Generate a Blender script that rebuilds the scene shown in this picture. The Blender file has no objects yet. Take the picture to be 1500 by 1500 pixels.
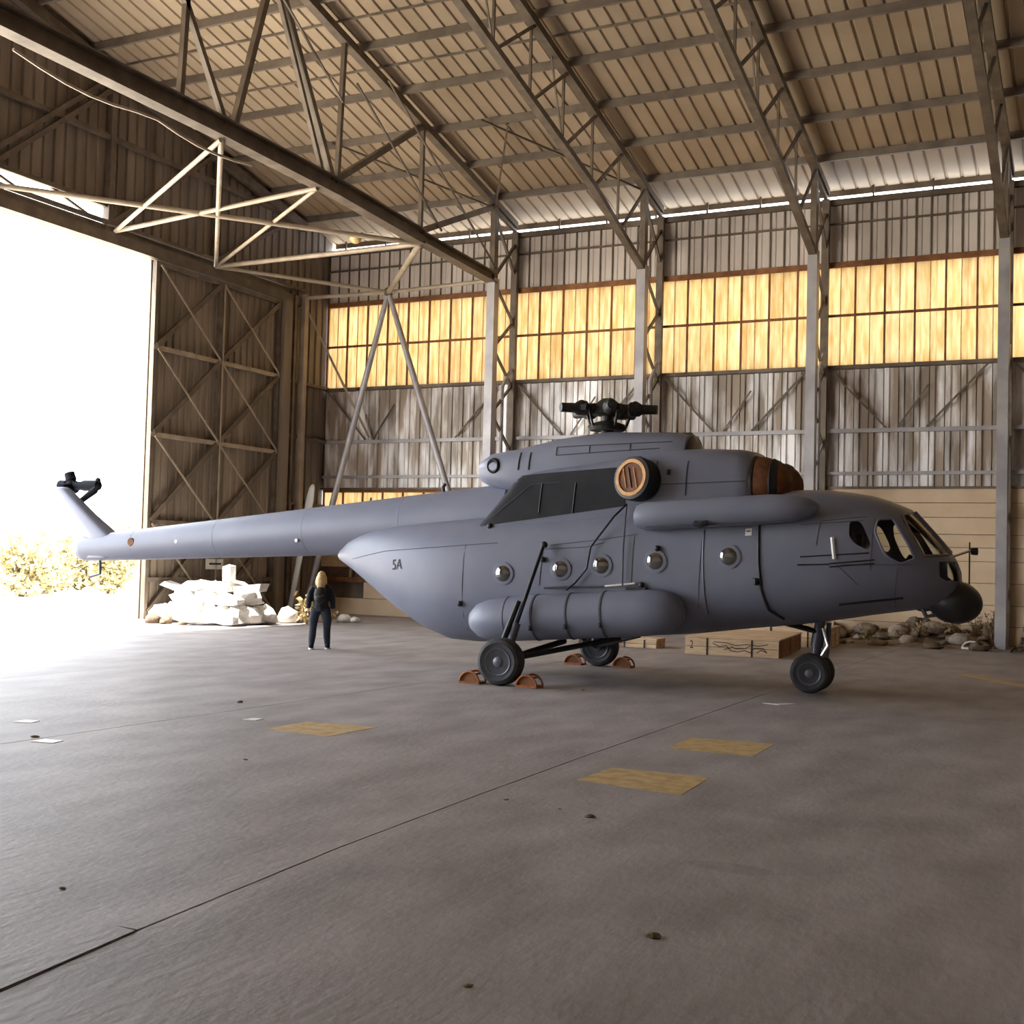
import bpy, bmesh, math, random
from mathutils import Vector, Matrix

random.seed(7)
S = bpy.context.scene
COL = S.collection

# ------------------------------------------------------------------ camera, sky, sun, exposure
F_PX = 1802.4
yaw, pit, rol = 0.458378, 0.0389006, 0.0264254
fwd = Vector((-math.sin(yaw) * math.cos(pit), math.cos(yaw) * math.cos(pit), math.sin(pit)))
rgt = Vector((math.cos(yaw), math.sin(yaw), 0))
up = rgt.cross(fwd)
r2 = math.cos(rol) * rgt + math.sin(rol) * up
u2 = -math.sin(rol) * rgt + math.cos(rol) * up
cam = bpy.data.objects.new('camera', bpy.data.cameras.new('camera'))
cam.data.sensor_width = 36
cam.data.lens = F_PX * 36 / 1500
cam.data.clip_end = 2000
cam.matrix_world = Matrix(((r2.x, u2.x, -fwd.x, 0), (r2.y, u2.y, -fwd.y, 0), (r2.z, u2.z, -fwd.z, 1.96), (0, 0, 0, 1)))
COL.objects.link(cam)
S.camera = cam

SUN_DIR = Vector((1, 0.95, -2.54)).normalized()
w = bpy.data.worlds.new('sky'); S.world = w; w.use_nodes = True
nt = w.node_tree; nt.nodes.clear()
bg = nt.nodes.new('ShaderNodeBackground'); bg.inputs[0].default_value = (0.89, 0.935, 1.0, 1); bg.inputs[1].default_value = 5.0   # even white haze
wo = nt.nodes.new('ShaderNodeOutputWorld')
nt.links.new(bg.outputs[0], wo.inputs[0])
sd = bpy.data.lights.new('sun', 'SUN'); sd.energy = 14.0; sd.angle = 0.02; sd.color = (1, 0.95, 0.87)
so = bpy.data.objects.new('sun', sd); so.rotation_euler = SUN_DIR.to_track_quat('-Z', 'Y').to_euler(); so.location = (-40, -40, 60)
COL.objects.link(so)
S.view_settings.view_transform = 'Standard'; S.view_settings.look = 'None'
S.view_settings.gamma = 1; S.view_settings.use_curve_mapping = False
S.view_settings.exposure = 1.0
S.cycles.max_bounces = 10; S.cycles.diffuse_bounces = 6; S.cycles.glossy_bounces = 4
S.cycles.transparent_max_bounces = 12; S.cycles.use_denoising = True
S.cycles.caustics_reflective = False; S.cycles.caustics_refractive = False

# ------------------------------------------------------------------ materials
def mat(name, col, rough=0.7, metal=0.0, col2=None, scale=3.0, amt=0.6, bump=0.0, bscale=None, rnd=0.0, stretch=(1, 1, 1), spec=0.5, lo=0.35, hi=0.65, detail=6):
    m = bpy.data.materials.new(name); m.use_nodes = True
    t = m.node_tree; n = t.nodes; l = t.links
    b = n['Principled BSDF']
    b.inputs['Roughness'].default_value = rough; b.inputs['Metallic'].default_value = metal
    b.inputs['Specular IOR Level'].default_value = spec
    src = None
    geo = n.new('ShaderNodeNewGeometry')
    mp = n.new('ShaderNodeMapping'); mp.inputs['Scale'].default_value = stretch
    l.new(geo.outputs['Position'], mp.inputs[0])
    if col2:
        tx = n.new('ShaderNodeTexNoise'); tx.inputs['Scale'].default_value = scale; tx.inputs['Detail'].default_value = detail
        l.new(mp.outputs[0], tx.inputs['Vector'])
        rp = n.new('ShaderNodeValToRGB'); rp.color_ramp.elements[0].position = lo; rp.color_ramp.elements[1].position = hi
        rp.color_ramp.elements[0].color = (*col, 1); rp.color_ramp.elements[1].color = (*col2, 1)
        l.new(tx.outputs[0], rp.inputs[0]); src = rp.outputs[0]
    else:
        rgb = n.new('ShaderNodeRGB'); rgb.outputs[0].default_value = (*col, 1); src = rgb.outputs[0]
    if rnd:
        oi = n.new('ShaderNodeObjectInfo')
        mr = n.new('ShaderNodeMapRange'); mr.inputs[3].default_value = 1 - rnd; mr.inputs[4].default_value = 1 + rnd
        l.new(oi.outputs['Random'], mr.inputs[0])
        mx = n.new('ShaderNodeVectorMath'); mx.operation = 'SCALE'
        l.new(src, mx.inputs[0]); l.new(mr.outputs[0], mx.inputs['Scale']); src = mx.outputs[0]
    l.new(src, b.inputs['Base Color'])
    if bump:
        t2 = n.new('ShaderNodeTexNoise'); t2.inputs['Scale'].default_value = bscale or scale * 6; t2.inputs['Detail'].default_value = 4
        l.new(mp.outputs[0], t2.inputs['Vector'])
        bp = n.new('ShaderNodeBump'); bp.inputs['Strength'].default_value = bump; bp.inputs['Distance'].default_value = 0.02
        l.new(t2.outputs[0], bp.inputs['Height']); l.new(bp.outputs[0], b.inputs['Normal'])
    return m

def glass_mat(name, tint, gloss=0.12, rough=0.02, ior=1.5):
    m = bpy.data.materials.new(name); m.use_nodes = True
    t = m.node_tree; n = t.nodes; l = t.links; n.clear()
    o = n.new('ShaderNodeOutputMaterial'); mx = n.new('ShaderNodeMixShader')
    tr = n.new('ShaderNodeBsdfTransparent'); tr.inputs[0].default_value = (*tint, 1)
    gl = n.new('ShaderNodeBsdfGlossy'); gl.inputs['Roughness'].default_value = rough
    fr = n.new('ShaderNodeFresnel'); fr.inputs[0].default_value = ior
    ad = n.new('ShaderNodeMath'); ad.operation = 'ADD'; ad.inputs[1].default_value = gloss
    l.new(fr.outputs[0], ad.inputs[0]); l.new(ad.outputs[0], mx.inputs[0])
    l.new(tr.outputs[0], mx.inputs[1]); l.new(gl.outputs[0], mx.inputs[2]); l.new(mx.outputs[0], o.inputs[0])
    return m

def sheet_glass(name, col, col2, scale):
    """fibre-glass daylight sheet: yellowed, streaked, translucent"""
    m = bpy.data.materials.new(name); m.use_nodes = True
    t = m.node_tree; n = t.nodes; l = t.links; n.clear()
    o = n.new('ShaderNodeOutputMaterial'); mx = n.new('ShaderNodeMixShader'); mx.inputs[0].default_value = 0.12
    tr = n.new('ShaderNodeBsdfTranslucent'); df = n.new('ShaderNodeBsdfDiffuse')
    geo = n.new('ShaderNodeNewGeometry'); mp = n.new('ShaderNodeMapping'); mp.inputs['Scale'].default_value = (3.0, 1, 0.45)
    l.new(geo.outputs['Position'], mp.inputs[0])
    tx = n.new('ShaderNodeTexNoise'); tx.inputs['Scale'].default_value = scale; tx.inputs['Detail'].default_value = 8
    l.new(mp.outputs[0], tx.inputs['Vector'])
    rp = n.new('ShaderNodeValToRGB'); rp.color_ramp.elements[0].position = 0.33; rp.color_ramp.elements[1].position = 0.68
    rp.color_ramp.elements[0].color = (*col, 1); rp.color_ramp.elements[1].color = (*col2, 1)
    l.new(tx.outputs[0], rp.inputs[0])
    oi = n.new('ShaderNodeObjectInfo'); mr = n.new('ShaderNodeMapRange'); mr.inputs[3].default_value = 0.86; mr.inputs[4].default_value = 1.0
    l.new(oi.outputs['Random'], mr.inputs[0])
    sc = n.new('ShaderNodeVectorMath'); sc.operation = 'SCALE'; l.new(rp.outputs[0], sc.inputs[0]); l.new(mr.outputs[0], sc.inputs['Scale'])
    l.new(sc.outputs[0], tr.inputs[0]); l.new(sc.outputs[0], df.inputs[0])
    l.new(tr.outputs[0], mx.inputs[1]); l.new(df.outputs[0], mx.inputs[2]); l.new(mx.outputs[0], o.inputs[0])
    return m

M = {}
M['slab'] = mat('concrete_slab', (0.215, 0.192, 0.184), 0.62, col2=(0.36, 0.328, 0.318), scale=1.5, bump=0.35, bscale=14, rnd=0.05, stretch=(1.2, 0.55, 1), spec=0.35, lo=0.28, hi=0.72, detail=12)
M['joint'] = mat('joint_dirt', (0.06, 0.05, 0.045), 0.95)
M['ground'] = mat('sandy_ground', (0.58, 0.52, 0.42), 0.95, col2=(0.72, 0.67, 0.57), scale=0.5)
M['steel'] = mat('brown_painted_steel', (0.125, 0.095, 0.07), 0.6, 0.15, col2=(0.2, 0.155, 0.115), scale=2.5, lo=0.4, hi=0.7)
M['steel_pale'] = mat('pale_painted_steel', (0.34, 0.27, 0.2), 0.55, 0.1, col2=(0.46, 0.38, 0.29), scale=2.0)
M['steel_grey'] = mat('grey_painted_steel', (0.33, 0.31, 0.32), 0.5, 0.25, col2=(0.45, 0.43, 0.43), scale=1.5)
M['rust'] = mat('rust_red_steel', (0.2, 0.075, 0.03), 0.75, 0.1, col2=(0.3, 0.13, 0.05), scale=4)
M['roof'] = mat('roof_sheet', (0.36, 0.27, 0.182), 0.65, 0.0, col2=(0.42, 0.325, 0.228), scale=0.6, rnd=0.05)
M['purlin'] = mat('purlin_steel', (0.15, 0.12, 0.095), 0.6, 0.1, col2=(0.22, 0.18, 0.14), scale=2)
M['galv'] = mat('galvanised_sheet', (0.34, 0.275, 0.215), 0.45, 0.1, col2=(0.92, 0.9, 0.89), scale=1.0, lo=0.42, hi=0.62, rnd=0.2, stretch=(2.6, 1, 0.45), detail=7)  # white streaks put sun glints and reflections into the sheet colour
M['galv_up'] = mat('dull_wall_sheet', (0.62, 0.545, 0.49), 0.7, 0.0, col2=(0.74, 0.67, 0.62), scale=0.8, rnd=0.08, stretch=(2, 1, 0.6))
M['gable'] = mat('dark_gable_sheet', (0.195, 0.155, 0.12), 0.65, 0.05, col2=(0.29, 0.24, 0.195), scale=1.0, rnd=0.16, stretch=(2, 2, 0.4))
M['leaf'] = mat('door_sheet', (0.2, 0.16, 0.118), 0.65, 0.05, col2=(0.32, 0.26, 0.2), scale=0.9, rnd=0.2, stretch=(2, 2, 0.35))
M['plaster'] = mat('ochre_plaster', (0.66, 0.49, 0.31), 0.85, col2=(0.76, 0.59, 0.40), scale=1.2, bump=0.15, rnd=0.05)
M['pane'] = sheet_glass('yellow_fibreglass', (0.43, 0.32, 0.18), (0.52, 0.435, 0.305), 3.5)
M['yellow'] = mat('worn_yellow_paint', (0.36, 0.24, 0.09), 0.75, col2=(0.52, 0.37, 0.17), scale=7, lo=0.3, hi=0.6, spec=0.3)
M['wood'] = mat('crate_wood', (0.55, 0.38, 0.22), 0.75, col2=(0.68, 0.5, 0.32), scale=3, stretch=(1, 1, 6), rnd=0.08)
M['wood_red'] = mat('red_crate_wood', (0.26, 0.105, 0.045), 0.8, col2=(0.36, 0.17, 0.075), scale=3, rnd=0.2)
M['wood_dark'] = mat('dark_wood', (0.1, 0.065, 0.04), 0.85, col2=(0.17, 0.11, 0.07), scale=4)
M['heli'] = mat('helicopter_grey', (0.168, 0.182, 0.245), 0.45, 0.0, col2=(0.195, 0.21, 0.272), scale=1.2, spec=0.45)
M['heli_dark'] = mat('soot_and_shade_grey', (0.026, 0.027, 0.032), 0.75, col2=(0.036, 0.037, 0.042), scale=2.5, spec=0.2)  # soot tone that also holds the exhaust panel's painted shading
M['line'] = mat('panel_line', (0.07, 0.072, 0.085), 0.8)
M['black'] = mat('black_rubber', (0.012, 0.012, 0.013), 0.55)
M['radome'] = mat('black_radome', (0.016, 0.016, 0.019), 0.42)
M['darkmetal'] = mat('oily_dark_metal', (0.025, 0.021, 0.018), 0.5, 0.4, col2=(0.06, 0.05, 0.045), scale=9)
M['rotor'] = mat('oily_rotor_metal', (0.012, 0.011, 0.010), 0.6, 0.0, col2=(0.05, 0.042, 0.036), scale=11, lo=.5, hi=.7)
M['rotor_matt'] = mat('matt_dark_metal', (0.02, 0.022, 0.028), 0.8, spec=0.08)
M['tyre'] = mat('tyre_rubber', (0.028, 0.028, 0.031), 0.75, col2=(0.045, 0.045, 0.05), scale=8)
M['wheel'] = mat('wheel_hub_paint', (0.13, 0.14, 0.18), 0.4, 0.3)
M['gearmetal'] = mat('blue_grey_gear_leg', (0.12, 0.13, 0.165), 0.4, 0.4)
M['chrome'] = mat('bright_oleo', (0.6, 0.6, 0.62), 0.2, 0.9)
M['orange'] = mat('orange_cover', (0.2, 0.075, 0.024), 0.75, col2=(0.11, 0.04, 0.016), scale=7)
M['cover_rim'] = mat('amber_rim', (0.62, 0.33, 0.1), 0.6, col2=(0.45, 0.21, 0.06), scale=9)
M['chock'] = mat('orange_chock_paint', (0.42, 0.14, 0.025), 0.65, col2=(0.28, 0.09, 0.03), scale=12)
M['white'] = mat('white_paint_and_highlight', (0.82, 0.82, 0.8), 0.5)
M['offwhite'] = mat('dusty_white', (0.7, 0.68, 0.63), 0.8, col2=(0.82, 0.8, 0.77), scale=5)
M['glass'] = glass_mat('cockpit_glass', (0.95, 0.96, 0.94), 0.01, ior=1.12)
M['porthole'] = glass_mat('bulged_porthole_glass', (0.6, 0.56, 0.5), 0.2)
M['inside'] = mat('cabin_lining', (0.05, 0.045, 0.04), 0.8)
M['skin'] = mat('skin', (0.55, 0.34, 0.24), 0.6)
M['hair'] = mat('blonde_hair', (0.52, 0.34, 0.14), 0.6, col2=(0.75, 0.55, 0.27), scale=25, stretch=(1, 1, .3))
M['jacket'] = mat('black_jacket', (0.012, 0.012, 0.015), 0.8)
M['jeans'] = mat('dark_blue_jeans', (0.022, 0.028, 0.045), 0.85)
M['pack'] = mat('black_backpack', (0.017, 0.016, 0.016), 0.7)
M['packtrim'] = mat('grey_strap', (0.12, 0.1, 0.08), 0.7)
M['rubble'] = mat('rubble_stone', (0.16, 0.12, 0.08), 0.9, col2=(0.33, 0.265, 0.2), scale=9, rnd=0.55)
M['sack'] = mat('dusty_sack', (0.27, 0.215, 0.16), 0.9, col2=(0.4, 0.34, 0.275), scale=9, rnd=0.3)
M['rag'] = mat('brown_rag', (0.14, 0.1, 0.065), 0.95, col2=(0.23, 0.16, 0.1), scale=5, rnd=0.35)
M['straw'] = mat('dry_leaves', (0.5, 0.36, 0.15), 0.8, col2=(0.68, 0.54, 0.28), scale=5)
M['straw_d'] = mat('dry_brown_weed', (0.24, 0.17, 0.08), 0.85, col2=(0.4, 0.29, 0.14), scale=5)
M['twig'] = mat('twig_bark', (0.17, 0.12, 0.075), 0.9)
M['bushleaf'] = mat('pale_bush_leaf', (0.34, 0.28, 0.13), 0.8, col2=(0.55, 0.49, 0.3), scale=2)
M['bulb'] = mat('amber_lamp_globe', (0.75, 0.52, 0.22), 0.25)
M['stain'] = mat('oil_stain', (0.1, 0.085, 0.075), 0.5)
M['ink'] = mat('dark_ink', (0.03, 0.026, 0.024), 0.8)

# ------------------------------------------------------------------ mesh helpers
ORG = {}
class MB:
    def __init__(s): s.v = []; s.f = []
    def add(s, vs, fs):
        o = len(s.v); s.v += [tuple(p) for p in vs]; s.f += [tuple(i + o for i in f) for f in fs]; return s
    def box(s, a, b):
        (x0, y0, z0), (x1, y1, z1) = a, b
        return s.add([(x0, y0, z0), (x1, y0, z0), (x1, y1, z0), (x0, y1, z0), (x0, y0, z1), (x1, y0, z1), (x1, y1, z1), (x0, y1, z1)],
                     [(3, 2, 1, 0), (4, 5, 6, 7), (0, 1, 5, 4), (1, 2, 6, 5), (2, 3, 7, 6), (3, 0, 4, 7)])
    def bar(s, p, q, w, h=None, ref=(0, 0, 1)):
        h = h or w; p = Vector(p); q = Vector(q); d = (q - p).normalized(); r = Vector(ref)
        if abs(d.dot(r)) > 0.97: r = Vector((1, 0, 0))
        a = d.cross(r).normalized() * (w / 2); b = a.cross(d).normalized() * (h / 2)
        vs = [c + i * a + j * b for c in (p, q) for i, j in ((-1, -1), (1, -1), (1, 1), (-1, 1))]
        return s.add(vs, [(0, 1, 2, 3), (7, 6, 5, 4), (0, 4, 5, 1), (1, 5, 6, 2), (2, 6, 7, 3), (3, 7, 4, 0)])
    def ibeam(s, p, q, w, h, t=0.04):
        z = Vector((0, 0, h / 2 - t / 2)); p = Vector(p); q = Vector(q)
        s.bar(p + z, q + z, w, t); s.bar(p - z, q - z, w, t); return s.bar(p, q, t, h - 2 * t)
    def tube(s, pts, r, n=8, cap=True):
        pts = [Vector(p) for p in pts]; rs = r if isinstance(r, (list, tuple)) else [r] * len(pts)
        rings = []; prev = None
        for i, p in enumerate(pts):
            d = (pts[min(i + 1, len(pts) - 1)] - pts[max(i - 1, 0)]).normalized()
            a = prev - d * prev.dot(d) if prev is not None else d.cross(Vector((0, 0, 1)) if abs(d.z) < 0.9 else Vector((1, 0, 0)))
            a.normalize(); prev = a; b = d.cross(a)
            rings.append([p + rs[i] * (math.cos(2 * math.pi * k / n) * a + math.sin(2 * math.pi * k / n) * b) for k in range(n)])
        return s.loft(rings, cap)
    def loft(s, rings, cap=True, closed=True):
        n = len(rings[0]); vs = [p for r in rings for p in r]; fs = []
        for i in range(len(rings) - 1):
            for k in range(n if closed else n - 1):
                k2 = (k + 1) % n
                fs.append((i * n + k, i * n + k2, (i + 1) * n + k2, (i + 1) * n + k))
        if cap and closed:
            fs.append(tuple(range(n - 1, -1, -1))); fs.append(tuple((len(rings) - 1) * n + k for k in range(n)))
        return s.add(vs, fs)
    def lathe(s, prof, c, axis, n=24):
        """prof: (radius, distance along axis)"""
        ax = Vector(axis).normalized(); a = ax.cross(Vector((0, 0, 1)) if abs(ax.z) < 0.9 else Vector((1, 0, 0))).normalized(); b = ax.cross(a); c = Vector(c)
        rings = [[c + ax * d + max(r, 1e-4) * (math.cos(2 * math.pi * k / n) * a + math.sin(2 * math.pi * k / n) * b) for k in range(n)] for r, d in prof]
        return s.loft(rings, True)
    def prism(s, poly, vec):
        n = len(poly); v = Vector(vec); P = [Vector(p) for p in poly]
        return s.add(P + [p + v for p in P], [tuple(range(n - 1, -1, -1)), tuple(range(n, 2 * n))] + [(i, (i + 1) % n, n + (i + 1) % n, n + i) for i in range(n)])
    def ball(s, c, r, n=14, m=9, rot=None):
        r = (r, r, r) if not isinstance(r, (list, tuple)) else r
        rings = []
        for i in range(m):
            t = -math.pi / 2 + math.pi * (i + 0.02) / (m - 1 + 0.04)
            ring = [Vector((r[0] * math.cos(t) * math.cos(2 * math.pi * k / n), r[1] * math.cos(t) * math.sin(2 * math.pi * k / n), r[2] * math.sin(t))) for k in range(n)]
            if rot: ring = [rot @ q for q in ring]
            rings.append([Vector(c) + q for q in ring])
        return s.loft(rings)
    def mesh(s, name, org=(0, 0, 0), smooth=False, fix=True):
        o = Vector(org); me = bpy.data.meshes.new(name)
        me.from_pydata([tuple(Vector(p) - o) for p in s.v], [], s.f); me.update()
        if fix:
            bm = bmesh.new(); bm.from_mesh(me); bmesh.ops.recalc_face_normals(bm, faces=bm.faces); bm.to_mesh(me); bm.free()
        if smooth: me.shade_smooth()
        return me
    def build(s, name, m, parent=None, smooth=False, org=None, fix=True):
        po = ORG.get(parent.name, Vector((0, 0, 0))) if parent else Vector(org or (0, 0, 0))
        me = s.mesh(name, po, smooth, fix)
        return link(name, me, m, parent, po)

def link(name, me, m, parent=None, org=None, loc=None):
    o = bpy.data.objects.new(name, me); COL.objects.link(o)
    if m and not me.materials: me.materials.append(M[m])
    if parent:
        o.parent = parent; ORG[o.name] = ORG[parent.name]
        if loc is not None: o.location = Vector(loc) - ORG[parent.name]
    else:
        o.location = loc if loc is not None else org; ORG[o.name] = Vector(o.location)
    return o

def thing(name, loc, label=None, cat=None, group=None, kind=None):
    o = bpy.data.objects.new(name, None); COL.objects.link(o); o.location = loc; o.empty_display_size = 0.3
    ORG[o.name] = Vector(loc)
    return tag(o, label, cat, group, kind)

def tag(o, label=None, cat=None, group=None, kind=None):
    if label: o['label'] = label
    if cat: o['category'] = cat
    if group: o['group'] = group
    if kind: o['kind'] = kind
    return o

def auto_smooth(o, ang=35):
    me = o.data
    bm = bmesh.new(); bm.from_mesh(me)
    for f in bm.faces: f.smooth = True
    for e in bm.edges:
        e.smooth = not (len(e.link_faces) == 2 and e.calc_face_angle(0) > math.radians(ang))
    bm.to_mesh(me); bm.free()

def baked(me, mods):
    """apply modifiers [(type, {attr: value})] to a mesh and return a fresh mesh"""
    o = bpy.data.objects.new('tmp', me); COL.objects.link(o)
    for ty, kw in mods:
        md = o.modifiers.new('m', ty)
        for k, v in kw.items(): setattr(md, k, v)
    dg = bpy.context.evaluated_depsgraph_get()
    r = bpy.data.meshes.new_from_object(o.evaluated_get(dg))
    bpy.data.objects.remove(o)
    return r

# ------------------------------------------------------------------ the hangar shell
XG, YW, XR, YF, YRIDGE = -24.3, 34.7, 22.0, -10.7, 12.0
SL = 0.22
def zr(y): return 13.1 + SL * (33 - y) if y >= YRIDGE else 13.1 + SL * (33 - 2 * YRIDGE + y)   # underside of the roof sheets

floor = MB().box((XG - 0.3, YF, -0.3), (XR, YW + 0.3, -0.03)).build('floor', 'joint')
tag(floor, kind='structure')
J1 = [(-10.6, -3.9), (3, -4.34), (4, -4.41), (5, -4.53), (7, -4.68), (9.1, -4.76), (11.5, -4.82), (18, -4.87), (34.7, -4.9)]
def straight(x): return [(-10.6, x), (34.7, x)]
joints = [straight(-24.3), straight(-19.95), straight(-14.9), [(-10.6, -10.3), (8.8, -9.94), (14.5, -9.79), (34.7, -9.6)], J1, straight(0.25), straight(5.3), straight(10.35), straight(15.4), straight(21.9)]
def slab_poly(a, b, g=0.009):
    return [(x + g, y, -0.03) for y, x in a] + [(x - g, y, -0.03) for y, x in reversed(b)]
strip_l = [(-10.6, -4.3), (3, -4.72), (4.3, -4.8), (4.93, -4.86)]
for i in range(len(joints) - 1):
    a, b = joints[i], joints[i + 1]
    if b is J1:      # the narrow channel cover beside the joint takes a bite out of this slab
        b = strip_l + [(4.95, -4.53), (5, -4.53)] + J1[4:]
    MB().prism(slab_poly(a, b), (0, 0, 0.03)).build('slab', 'slab', floor)
MB().prism(slab_poly(strip_l, [(-10.6, -3.9), (3, -4.34), (4, -4.41), (4.91, -4.51)]), (0, 0, 0.038)).build('channel_cover', 'slab', floor)

gr = MB().box((-320, -250, -0.4), (XG - 0.3, 300, -0.05)).build('ground', 'ground'); tag(gr, kind='structure')

# ---- sheet profiles (shared meshes)
SHEETS = {}
def sheet_mesh(wd, h, m, rib=0.05, key='s'):
    k = (round(wd, 3), round(h, 3), m, key)
    if k not in SHEETS:
        g = 0.012 if m != 'pane' else 0.0
        prof = [(g, 0), (0.03, -rib), (wd * .36, -rib), (wd * .36 + 0.03, 0), (wd - g, 0)]
        ring = [(x, y) for x, y in prof] + [(x, y + 0.008) for x, y in reversed(prof)]
        SHEETS[k] = MB().loft([[(x, y, z) for x, y in ring] for z in (0, h)]).mesh('sheet')
        SHEETS[k].materials.append(M[m])
    return SHEETS[k]

CX = [-17.13, -12.3, -7.42, -2.62, 2.25, 7.1]
# ---- back wall
wall = MB().box((XG - 0.2, 34.78, -0.3), (XR, 34.9, 3.55)).box((-19.6, 34.78, 3.55), (XR, 34.9, 4.2)).box((XG - 0.2, 34.78, 4.15), (XR, 34.9, 7.6)).box((XG - 0.2, 34.78, 10.4), (XR, 34.9, 12.28)).box((7.1, 34.78, 7.6), (XR, 34.9, 10.4)).build('wall_back', 'steel', org=(0, 34.78, 0))
tag(wall, kind='structure')
edges = [XG] + CX
nwin = 0
for b in range(len(edges) - 1):
    x0, x1 = edges[b], edges[b + 1]
    n = 18 if b == 0 else 12
    p = (x1 - x0) / n
    win = thing('window_%d' % (b + 1), ((x0 + x1) / 2, 34.72, 7.6), kind='structure')
    for i in range(n):
        x = x0 + i * p
        for z0, z1 in ((4.24, 5.74), (5.82, 7.5)):
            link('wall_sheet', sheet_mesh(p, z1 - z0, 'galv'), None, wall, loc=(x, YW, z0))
        link('wall_sheet', sheet_mesh(p, 1.68, 'galv_up', 0.02), None, wall, loc=(x, YW, 10.54))
        for z0, z1 in ((7.6, 9.03), (9.03, 10.4)):
            link('pane', sheet_mesh(p, z1 - z0, 'pane', 0.02), None, win, loc=(x, 34.74, z0))
        MB().bar((x, 34.66, 10.5), (x, 34.66, 12.25), 0.03, 0.04).build('stud', 'steel', wall)
        MB().bar((x, 34.68, 7.6), (x, 34.68, 10.4), 0.06 if i % 2 == 0 else 0.022, 0.05 if i % 2 == 0 else 0.02).build('mullion' if i % 2 == 0 else 'glazing_bar', 'rust' if i % 2 == 0 else 'cover_rim', win)
    MB().bar((x0, 34.66, 9.03), (x1, 34.66, 9.03), 0.05, 0.07).build('rail', 'rust', win)
    MB().bar((x0, 34.64, 10.46), (x1, 34.64, 10.46), 0.09, 0.15).build('head_rail', 'rust', win)
    MB().bar((x0, 34.62, 7.57), (x1, 34.62, 7.57), 0.1, 0.1).build('sill', 'steel', win)
    MB().bar((x0, 34.6, 5.78), (x1, 34.6, 5.78), 0.1, 0.11).build('girt', 'steel_grey', wall)
    MB().bar((x0, 34.6, 4.6), (x1, 34.6, 4.6), 0.08, 0.09).build('girt', 'steel_grey', wall)
    MB().bar((x0, 34.62, 11.62), (x1, 34.62, 11.62), 0.05, 0.05).build('girt', 'steel', wall)
    MB().bar((x0, 34.62, 12.23), (x1, 34.62, 12.23), 0.14, 0.16).build('eave_rail', 'steel', wall)
    for s, xa in ((1, x0 + 0.15), (-1, x1 - 0.5)):
        MB().bar((xa, 34.57, 7.5), (xa + s * 1.55, 34.57, 5.84), 0.04, 0.05).build('sheet_brace', 'steel', wall)
    MB().bar((x0 + 2.0, 34.57, 5.85), (x0 + 2.0 + 0.8, 34.57, 7.0), 0.035, 0.04).build('sheet_brace', 'steel', wall)
    # masonry plinth in courses
    zs = [0, 0.55, 1.1, 1.67, 2.24, 2.6, 2.95, 3.4, 3.79, 4.19]
    for i in range(9):
        if b == 0:
            if zs[i] >= 3.4 - 0.01: continue
            if 1.05 < zs[i + 1] and zs[i] < 1.9:   # opening for the low workshop window
                MB().box((-22.5, 34.6, zs[i] + 0.012), (x1, 34.8, zs[i + 1] - 0.012)).build('course', 'plaster', wall)
                continue
        MB().box((x0 + 0.01, 34.6, zs[i] + 0.008), (x1 - 0.01, 34.8, zs[i + 1] - 0.008)).build('course', 'plaster', wall)
    MB().bar((x0, 34.56, 4.2), (x1, 34.56, 4.2), 0.1, 0.06).build('capping', 'steel', wall)
# low daylight strip over the plinth in the corner bay
win = thing('window_6', (-21.9, 34.74, 3.55), kind='structure')
for i in range(12):
    link('pane', sheet_mesh(0.392, 0.66, 'pane', 0.02), None, win, loc=(-24.28 + i * 0.392, 34.74, 3.5))
    if i % 2 == 0: MB().bar((-24.28 + i * 0.392, 34.7, 3.48), (-24.28 + i * 0.392, 34.7, 4.16), 0.06, 0.05).build('mullion', 'rust', win)
MB().bar((-24.28, 34.66, 4.13), (-19.58, 34.66, 4.13), 0.06, 0.1).build('head_rail', 'rust', win)
MB().box((-24.3, 34.6, 3.4), (-17.2, 34.8, 3.5)).build('sill', 'plaster', win)
MB().box((-19.58, 34.62, 3.5), (-17.2, 34.78, 4.16)).build('blank_panel', 'plaster', win)
# low workshop window with boarded and dark panes in the corner bay
win = thing('window_7', (-23.4, 34.7, 1.1), kind='structure')
MB().box((-24.28, 34.66, 1.58), (-23.6, 34.74, 1.9)).build('board', 'wood', win)
MB().box((-23.58, 34.66, 1.58), (-23.1, 34.74, 1.9)).build('board', 'wood', win)
MB().box((-24.28, 34.7, 1.12), (-23.1, 34.76, 1.56)).build('dark_pane', 'wood_dark', win)
MB().box((-22.95, 34.7, 1.25), (-22.5, 34.76, 1.9)).build('dark_pane', 'wood_dark', win)
MB().bar((-23.03, 34.62, 1.1), (-23.03, 34.62, 2.0), 0.09).build('post', 'steel_pale', win)
MB().box((-24.28, 34.56, 1.08), (-22.45, 34.74, 1.24)).build('sill', 'rust', win)
MB().box((-24.28, 34.64, 1.9), (-22.45, 34.78, 2.24)).build('lintel', 'plaster', win)

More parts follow.
